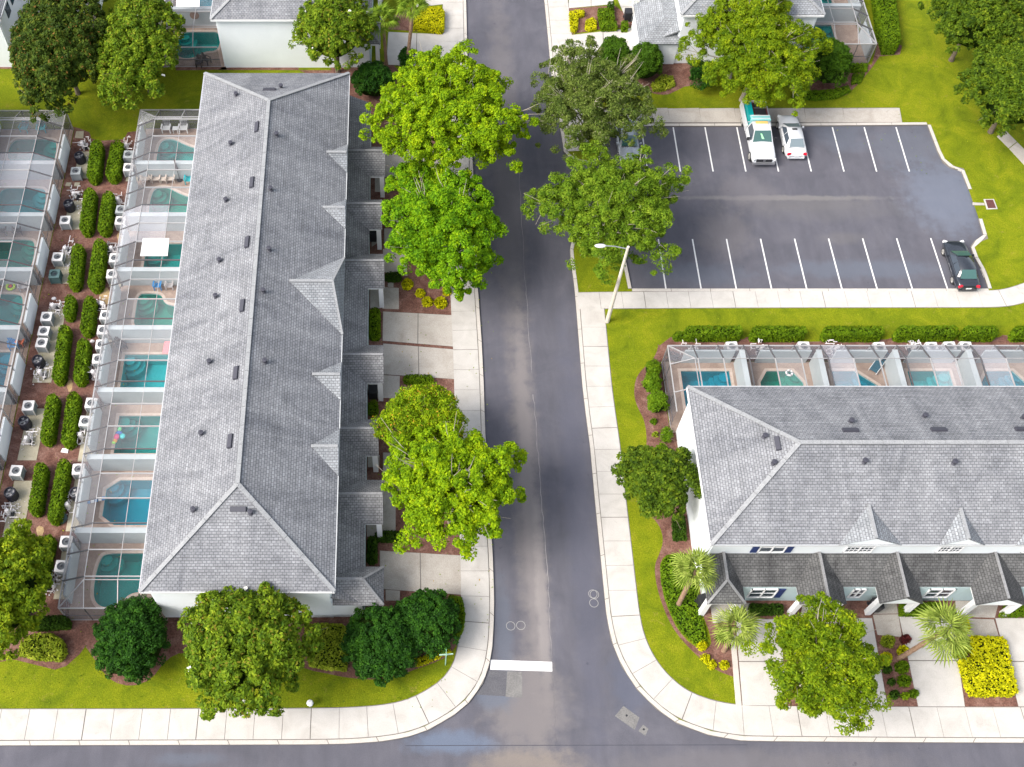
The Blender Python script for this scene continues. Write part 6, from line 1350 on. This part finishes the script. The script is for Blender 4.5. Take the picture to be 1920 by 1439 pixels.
sx, sy = P(835, 1248); T = thing('street_sign', 'pale green street name sign on a thin post at the rounded street corner', 'sign', (sx, sy, .1))
MB().tube([(sx, sy, -.02), (sx, sy, 2.45)], .035, 8).build('post', flat('green_post', (.25, .42, .33), .5), T)
MB().box((sx, sy - .02, 2.38), (.86, .03, .2), .08).build('name_plate', flat('sign_pale_green', (.36, .56, .44), .4), T); MB().box((sx, sy, 2.62), (.03, .45, .18)).build('name_plate', flat('sign_green', (.16, .36, .28), .4), T)
ux, uy = P(582, 1321, .3); T = thing('utility_pedestal', 'small white utility pedestal with a rounded top at the sidewalk edge', 'utility box', (ux, uy, .1)); ORIG[T] = None
MB().tube([(0, 0, 0), (0, 0, .5)], .12, 8).build('body', M['acgrey'], T, local=True); MB().lathe((0, 0, .45), [(.21, 0), (.22, .1), (.15, .22), (.01, .25)], 8).build('cap', WHITEP, T, local=True)

# ------------------------------------------------------------------ vehicles
def loft(secs, mats_, name, T, mat, smooth=True, caps=True):
    n = len(secs[0]); mb = MB()
    for s in secs: mb.v += [tuple(p) for p in s]
    for i in range(len(secs) - 1):
        for k in range(n - 1): mb.f.append((i * n + k, i * n + k + 1, (i + 1) * n + k + 1, (i + 1) * n + k)); mb.m.append(0)
    if caps: mb.f.append(tuple(range(n))); mb.m.append(0); mb.f.append(tuple((len(secs) - 1) * n + k for k in reversed(range(n)))); mb.m.append(0)
    o = mb.build(name, mat, T, smooth=False, local=True)
    if smooth:
        sm = o.modifiers.new('sub', 'SUBSURF'); sm.levels = 2; sm.render_levels = 2
        for p in o.data.polygons: p.use_smooth = True
    return o
def paint(name, col, rough=.3, metal=.0):
    m, nt, N, L, b = newmat(name); b.inputs['Base Color'].default_value = (*col, 1); b.inputs['Roughness'].default_value = rough; b.inputs['Metallic'].default_value = metal
    b.inputs['Coat Weight'].default_value = .8; b.inputs['Coat Roughness'].default_value = .06; return m
M['red'] = flat('tail_lamp', (.55, .01, .03), .2); M['tyre'] = flat('tyre', (.02, .02, .022), .8); M['rim'] = flat('rim', (.45, .44, .42), .35, .6); M['lampw'] = flat('head_lamp', (.65, .66, .66), .15)
def wheels(T, ys, xw, r, w=.21):
    for sx in (-1, 1):
        for y in ys:
            a, b = (sx * (xw - w), y, r), (sx * xw, y, r); ty = MB().tube([a, (sx * (xw - w * .9), y, r), (sx * (xw - w * .1), y, r), b], [r * .9, r, r, r * .92], 20).build('wheel', M['tyre'], T, local=True)
            MB().tube([(sx * xw, y, r), (sx * (xw + .012), y, r)], [r * .66, r * .6], 16).build('rim', M['rim'], ty, local=True)
            sp = MB()
            for k in range(5):
                an = k * 1.2566; sp.bar((sx * (xw + .018), y, r), (sx * (xw + .018), y + r * .58 * math.cos(an), r + r * .58 * math.sin(an)), .05, .02)
            sp.build('spokes', M['rim'], ty, local=True)
def sedan(label, x, y, rz, pm, glass, group, sunroof=False, L=4.75, W=1.82, front_up=True):
    T = thing('parked_car', label, 'car', (x, y, .004), rz=rz, group=group)
    hw = W / 2
    # stations front to back: y, half width, belt z, top z of the bonnet or boot deck
    st = [(2.36, .60, .50, .52), (2.28, .78, .60, .64), (1.95, .87, .68, .76), (1.45, .905, .74, .84), (.85, .91, .80, .92), (.2, .91, .84, .95), (-.6, .91, .87, .97), (-1.2, .91, .90, .99), (-1.7, .90, .90, 1.0), (-2.1, .86, .88, .99), (-2.32, .78, .80, .90), (-2.38, .66, .60, .66)]
    secs = []
    for (yy, w, b, t) in st:
        w = w * W / 1.82; z0 = .24 if abs(yy) < 2.2 else .30
        secs.append([(-w * .86, yy, z0), (-w, yy, z0 + .12), (-w * 1.01, yy, (z0 + b) / 2), (-w * .985, yy, b * .96), (-w * .88, yy, b + (t - b) * .55), (-w * .5, yy, t), (0, yy, t + .015), (w * .5, yy, t), (w * .88, yy, b + (t - b) * .55), (w * .985, yy, b * .96), (w * 1.01, yy, (z0 + b) / 2), (w, yy, z0 + .12), (w * .86, yy, z0), (0, yy, z0), (-w * .86, yy, z0)])
    loft(secs, None, 'body', T, pm)
    # cabin: roof shell on pillars with inset glass
    wb, wt = hw * .90, hw * .66; F_, Bk = .98, -1.72; rf, rb = .18, -1.12; zb, zt = .90, 1.44
    cs = [[(-wb * .9, F_, zb), (-wt * .7, F_ - .1, zb + .08), (wt * .7, F_ - .1, zb + .08), (wb * .9, F_, zb)], [(-wb, .62, zb), (-wt * 1.08, .42, 1.26), (wt * 1.08, .42, 1.26), (wb, .62, zb)], [(-wb, rf - .1, zb), (-wt, rf - .2, zt - .02), (wt, rf - .2, zt - .02), (wb, rf - .1, zb)],
          [(-wb, -.45, zb), (-wt, -.45, zt + .02), (wt, -.45, zt + .02), (wb, -.45, zb)], [(-wb, rb, zb), (-wt, rb + .12, zt - .02), (wt, rb + .12, zt - .02), (wb, rb, zb)], [(-wb * .97, -1.5, zb), (-wt * 1.02, -1.42, 1.22), (wt * 1.02, -1.42, 1.22), (wb * .97, -1.5, zb)], [(-wb * .85, Bk, zb), (-wt * .7, Bk + .05, zb + .08), (wt * .7, Bk + .05, zb + .08), (wb * .85, Bk, zb)]]
    mb = MB(); n = 4
    for s in cs: mb.v += [tuple(p) for p in s]
    for i in range(len(cs) - 1):
        for k in range(3): mb.f.append((i * n + k, i * n + k + 1, (i + 1) * n + k + 1, (i + 1) * n + k)); mb.m.append(0)
    o = mb.build('roof', pm, T, local=True); [setattr(p, 'use_smooth', True) for p in o.data.polygons]
    def pane(q, name): MB().add(q, [tuple(range(len(q)))]).build(name, glass, T, local=True)
    e = .02
    pane([(-wb * .80, F_ - .02, zb + .05), (wb * .80, F_ - .02, zb + .05), (wb * .80, .60, 1.13), (wt * .86, rf - .02, zt + .005), (-wt * .86, rf - .02, zt + .005), (-wb * .80, .60, 1.13)], 'windscreen') if False else None
    def band(pa, pb, name, k0=.12, k1=.9, m_=glass):
        pa = [Vector(p) for p in pa]; pb = [Vector(p) for p in pb]; nrm_ = (pa[1] - pa[0]).cross(pb[0] - pa[0]).normalized()
        c = (sum(pa, Vector()) + sum(pb, Vector())) / 4
        if nrm_.dot(c - Vector((0, -.4, .9))) < 0: nrm_ = -nrm_
        g = [a + nrm_ * e for a in (pa[0], pa[1], pb[1], pb[0])]; ce = sum(g, Vector()) / 4; g = [ce + (p - ce) * .96 for p in g]
        MB().slab(g, .008).build(name, m_, T, local=True)
    band([(-wb * .86, F_ + .02, zb + .07), (wb * .86, F_ + .02, zb + .07)], [(-wt * .93, rf, zt - .03), (wt * .93, rf, zt - .03)], 'windscreen')
    band([(-wb * .80, Bk - .02, zb + .09), (wb * .80, Bk - .02, zb + .09)], [(-wt * .90, rb - .02, zt - .03), (wt * .90, rb - .02, zt - .03)], 'rear_window')
    for s in (-1, 1):
        for (ya, yb, yc, yd) in ((.66, -.30, -.30, .16), (-.36, -1.38, -1.10, -.36)):
            q = [(s * (wb + .0), ya, zb + .07), (s * (wb + .0), yb, zb + .07), (s * (wt + .03), yc, zt - .07), (s * (wt + .03), yd, zt - .07)]
            MB().slab([Vector(p) + Vector((s * .012, 0, .004)) for p in q], .01).build('side_window', M['glass'], T, local=True)
        MB().box((s * (hw + .08), .62, .93), (.2, .12, .13), top=.7).build('mirror', pm, T, local=True)
        MB().box((s * .66 * W / 1.82, -2.3, .80), (.34, .16, .17), rz=s * -.25, top=.8).build('tail_lamp', M['red'], T, local=True)
        MB().box((s * .66 * W / 1.82, 2.2, .61), (.36, .22, .12), rz=s * .35, top=.8).build('head_lamp', M['lampw'], T, local=True)
        MB().box((s * hw * 1.0, -.35, .62), (.015, .9, .02)).build('door_handle', M['silver'], T, local=True)
    for s in (-1, 1):
        for yy in (.78, -.36, -1.30): MB().box((s * (hw * 1.0), yy, .60), (.03, .018, .5)).build('door_seam', M['black'], T, local=True)
    for yy, ww, zz in ((1.0, 1.35, .925), (-1.80, 1.3, .995)): MB().box((0, yy, zz), (ww, .02, .02)).build('panel_seam', M['black'], T, local=True)
    for s in (-1, 1): MB().bar((s * .55, 1.03, .955), (s * .1, .92, 1.0), .025).build('wiper', M['black'], T, local=True)
    MB().box((0, -2.40, .62), (.42, .02, .13)).build('number_plate', WHITEP, T, local=True)
    MB().box((0, -2.36, .38), (1.4, .1, .12)).build('bumper', pm, T, local=True); MB().box((0, 2.34, .42), (1.2, .08, .16)).build('grille', M['black'], T, local=True)
    if sunroof: MB().box((-.0, -.12, zt + .02), (.42, .2, .015)).build('sunroof', M['black'], T, local=True)
    wheels(T, (1.42, -1.36), hw + .01, .33); return T
pw = paint('white_paint', (.58, .59, .61)); ps = paint('silver_paint', (.42, .45, .49), .3, .3); pb = paint('black_paint', (.018, .022, .03), .22)
gg = flat('green_tinted_glass', (.045, .11, .10), .06, 0, .9); gg2 = flat('grey_glass', (.16, .20, .22), .08, 0, .9)
sedan('white sedan with a small dark sunroof parked beside the pickup, boot towards the lot', 31.62, 65.2, 0, pw, gg2, 'cars on the parking lot', True, W=1.8)
sedan('black sedan with red tail lamps alone at the south-east corner of the lot', 42.42, 51.55, 0.0, pb, gg, 'cars on the parking lot')
sedan('silver sedan mostly hidden under the grey-green oak', 17.65, 64.6, math.pi, ps, gg, 'cars on the parking lot')
# pickup with a work body
T = thing('pickup_truck', 'white work pickup with a teal load bed, nose towards the middle of the lot', 'pickup truck', (28.75, 65.15, .004), rz=math.pi)
st = [(3.02, .80, .55, .62), (2.95, .92, .80, .92), (2.6, .98, .98, 1.10), (2.0, 1.0, 1.06, 1.20), (1.45, 1.0, 1.10, 1.24), (1.1, 1.0, 1.12, 1.22), (0.0, 1.0, 1.12, 1.2), (-.45, 1.0, 1.12, 1.2)]
secs = []
for (yy, w, b, t) in st:
    z0 = .42; secs.append([(-w * .9, yy, z0), (-w, yy, z0 + .1), (-w * 1.01, yy, (z0 + b) / 2), (-w * .99, yy, b * .97), (-w * .9, yy, b + (t - b) * .6), (-w * .5, yy, t), (0, yy, t + .02), (w * .5, yy, t), (w * .9, yy, b + (t - b) * .6), (w * .99, yy, b * .97), (w * 1.01, yy, (z0 + b) / 2), (w, yy, z0 + .1), (w * .9, yy, z0), (0, yy, z0), (-w * .9, yy, z0)])
loft(secs, None, 'body', T, pw)
mb = MB(); cs = [[(-.90, 1.30, 1.16), (-.6, 1.2, 1.2), (.6, 1.2, 1.2), (.90, 1.30, 1.16)], [(-.93, .62, 1.16), (-.70, .55, 1.86), (.70, .55, 1.86), (.93, .62, 1.16)], [(-.93, -.1, 1.16), (-.72, -.1, 1.92), (.72, -.1, 1.92), (.93, -.1, 1.16)], [(-.93, -.5, 1.16), (-.72, -.42, 1.86), (.72, -.42, 1.86), (.93, -.5, 1.16)], [(-.9, -.55, 1.16), (-.6, -.56, 1.3), (.6, -.56, 1.3), (.9, -.55, 1.16)]]
for s in cs: mb.v += s
for i in range(4):
    for k in range(3): mb.f.append((i * 4 + k, i * 4 + k + 1, (i + 1) * 4 + k + 1, (i + 1) * 4 + k)); mb.m.append(0)
mb.build('cab_roof', pw, T, local=True)
MB().slab([(-.80, 1.30, 1.22), (.80, 1.30, 1.22), (.66, .60, 1.84), (-.66, .60, 1.84)], .01).build('windscreen', gg, T, local=True)
MB().slab([(-.15, 1.13, 1.385), (.05, 1.13, 1.385), (.20, .80, 1.68), (.08, .80, 1.68)], .004).build('safety_vest', flat('vest_green', (.30, .75, .35), .6), T, local=True)
for s in (-1, 1):
    MB().slab([(s * .95, 1.1, 1.2), (s * .95, -.35, 1.2), (s * .76, -.30, 1.80), (s * .76, .58, 1.80)], .01).build('side_window', M['glass'], T, local=True)
    MB().box((s * 1.14, 1.0, 1.28), (.22, .14, .26)).build('mirror', M['black'], T, local=True)
    MB().box((s * .78, 2.93, .86), (.32, .16, .2), rz=s * .3).build('head_lamp', M['lampw'], T, local=True)
    MB().box((s * 1.0, -1.95, .95), (.10, 2.9, .62)).build('bed_side', pw, T, local=True); MB().box((s * 1.0, -1.95, 1.28), (.14, 2.9, .06)).build('bed_rail', pw, T, local=True)
    MB().bar((s * .9, -.9, 1.28), (s * .62, -.55, 1.9), .05).build('rack_strut', M['silver'], T, local=True)
TE = flat('teal_paint', (.0, .30, .30), .4); TE2 = flat('pale_teal', (.30, .66, .66), .4); RB = flat('red_brown_rust', (.10, .012, .014), .8)
MB().box((0, 2.99, .78), (1.3, .08, .26)).build('grille', M['black'], T, local=True); MB().box((0, 3.06, .52), (1.85, .16, .2)).build('front_bumper', M['silver'], T, local=True)
MB().box((0, 3.04, .80), (.2, .03, .09)).build('badge', M['silver'], T, local=True)
MB().box((0, -.62, 1.55), (1.7, .06, .75)).build('headboard', TE2, T, local=True)
for k in range(4): MB().box((0, -.45 - k * .17, 2.0 + .0 * k), (1.6 - .05 * (k % 2), .06, .03)).build('rack_bar', WHITEP if k % 2 else TE2, T, local=True)
MB().slab([(-.8, -.42, 1.96), (.8, -.42, 1.96), (.85, -1.1, 1.90), (-.85, -1.1, 1.90)], .03).build('load_cover', TE2, T, local=True)
MB().box((0, -.2, 1.95), (1.0, .22, .08)).build('beacon_bar', flat('amber_beacon', (.8, .5, .15), .3), T, local=True)
MB().box((.62, -1.9, 1.25), (.5, 2.3, .85), top=.85).build('side_tank', TE, T, local=True)
mb = MB(); mb.box((-.28, -2.05, 1.0), (1.1, 1.9, .9))
mb.build('hopper', RB, T, local=True)
MB().box((-.28, -2.05, 1.462), (.98, 1.78, .02)).build('hopper_shade_sheet', M['black'], T, local=True)  # black sheet on a solid box, painting in the shaded inside
for sx_ in (-.82, .26): MB().box((sx_, -2.05, 1.5), (.07, 1.9, .08)).build('hopper_rim', RB, T, local=True)
MB().bar((-.8, -2.3, 1.53), (.24, -2.3, 1.53), .04).build('hopper_bar', M['silver'], T, local=True)
MB().box((0, -3.42, .95), (1.95, .08, .6)).build('tailgate', pw, T, local=True); MB().box((0, -1.95, .62), (1.9, 2.9, .1)).build('bed_floor', M['black'], T, local=True)
wheels(T, (2.15, -1.85), 1.02, .40, .26)

# crushed white stone and scraps of pipe around the pumps
rs_ = np.random.RandomState(4); mb = MB()
for (px, py) in ((156, 274), (158, 300), (140, 368), (148, 392), (124, 470), (130, 500), (101, 577), (112, 590), (77, 702), (84, 690), (52, 826), (66, 812), (16, 962), (34, 950), (236, 276), (228, 300), (220, 378), (216, 398), (205, 470), (200, 495), (190, 574), (184, 590), (170, 702), (176, 684), (148, 820), (150, 800), (126, 950), (130, 932), (100, 1098), (104, 1078)):
    c = P(px, py)
    for _ in range(22):
        x, y = c[0] + rs_.normal(0, .28), c[1] + rs_.normal(0, .34); r_ = rs_.uniform(.025, .07)
        mb.box((x, y, .142 + r_ * .5), (r_ * 2, r_ * 1.5, r_), rs_.uniform(0, 3), top=.7)
mb.build('white_gravel', M['pvc'], None, kind='stuff')
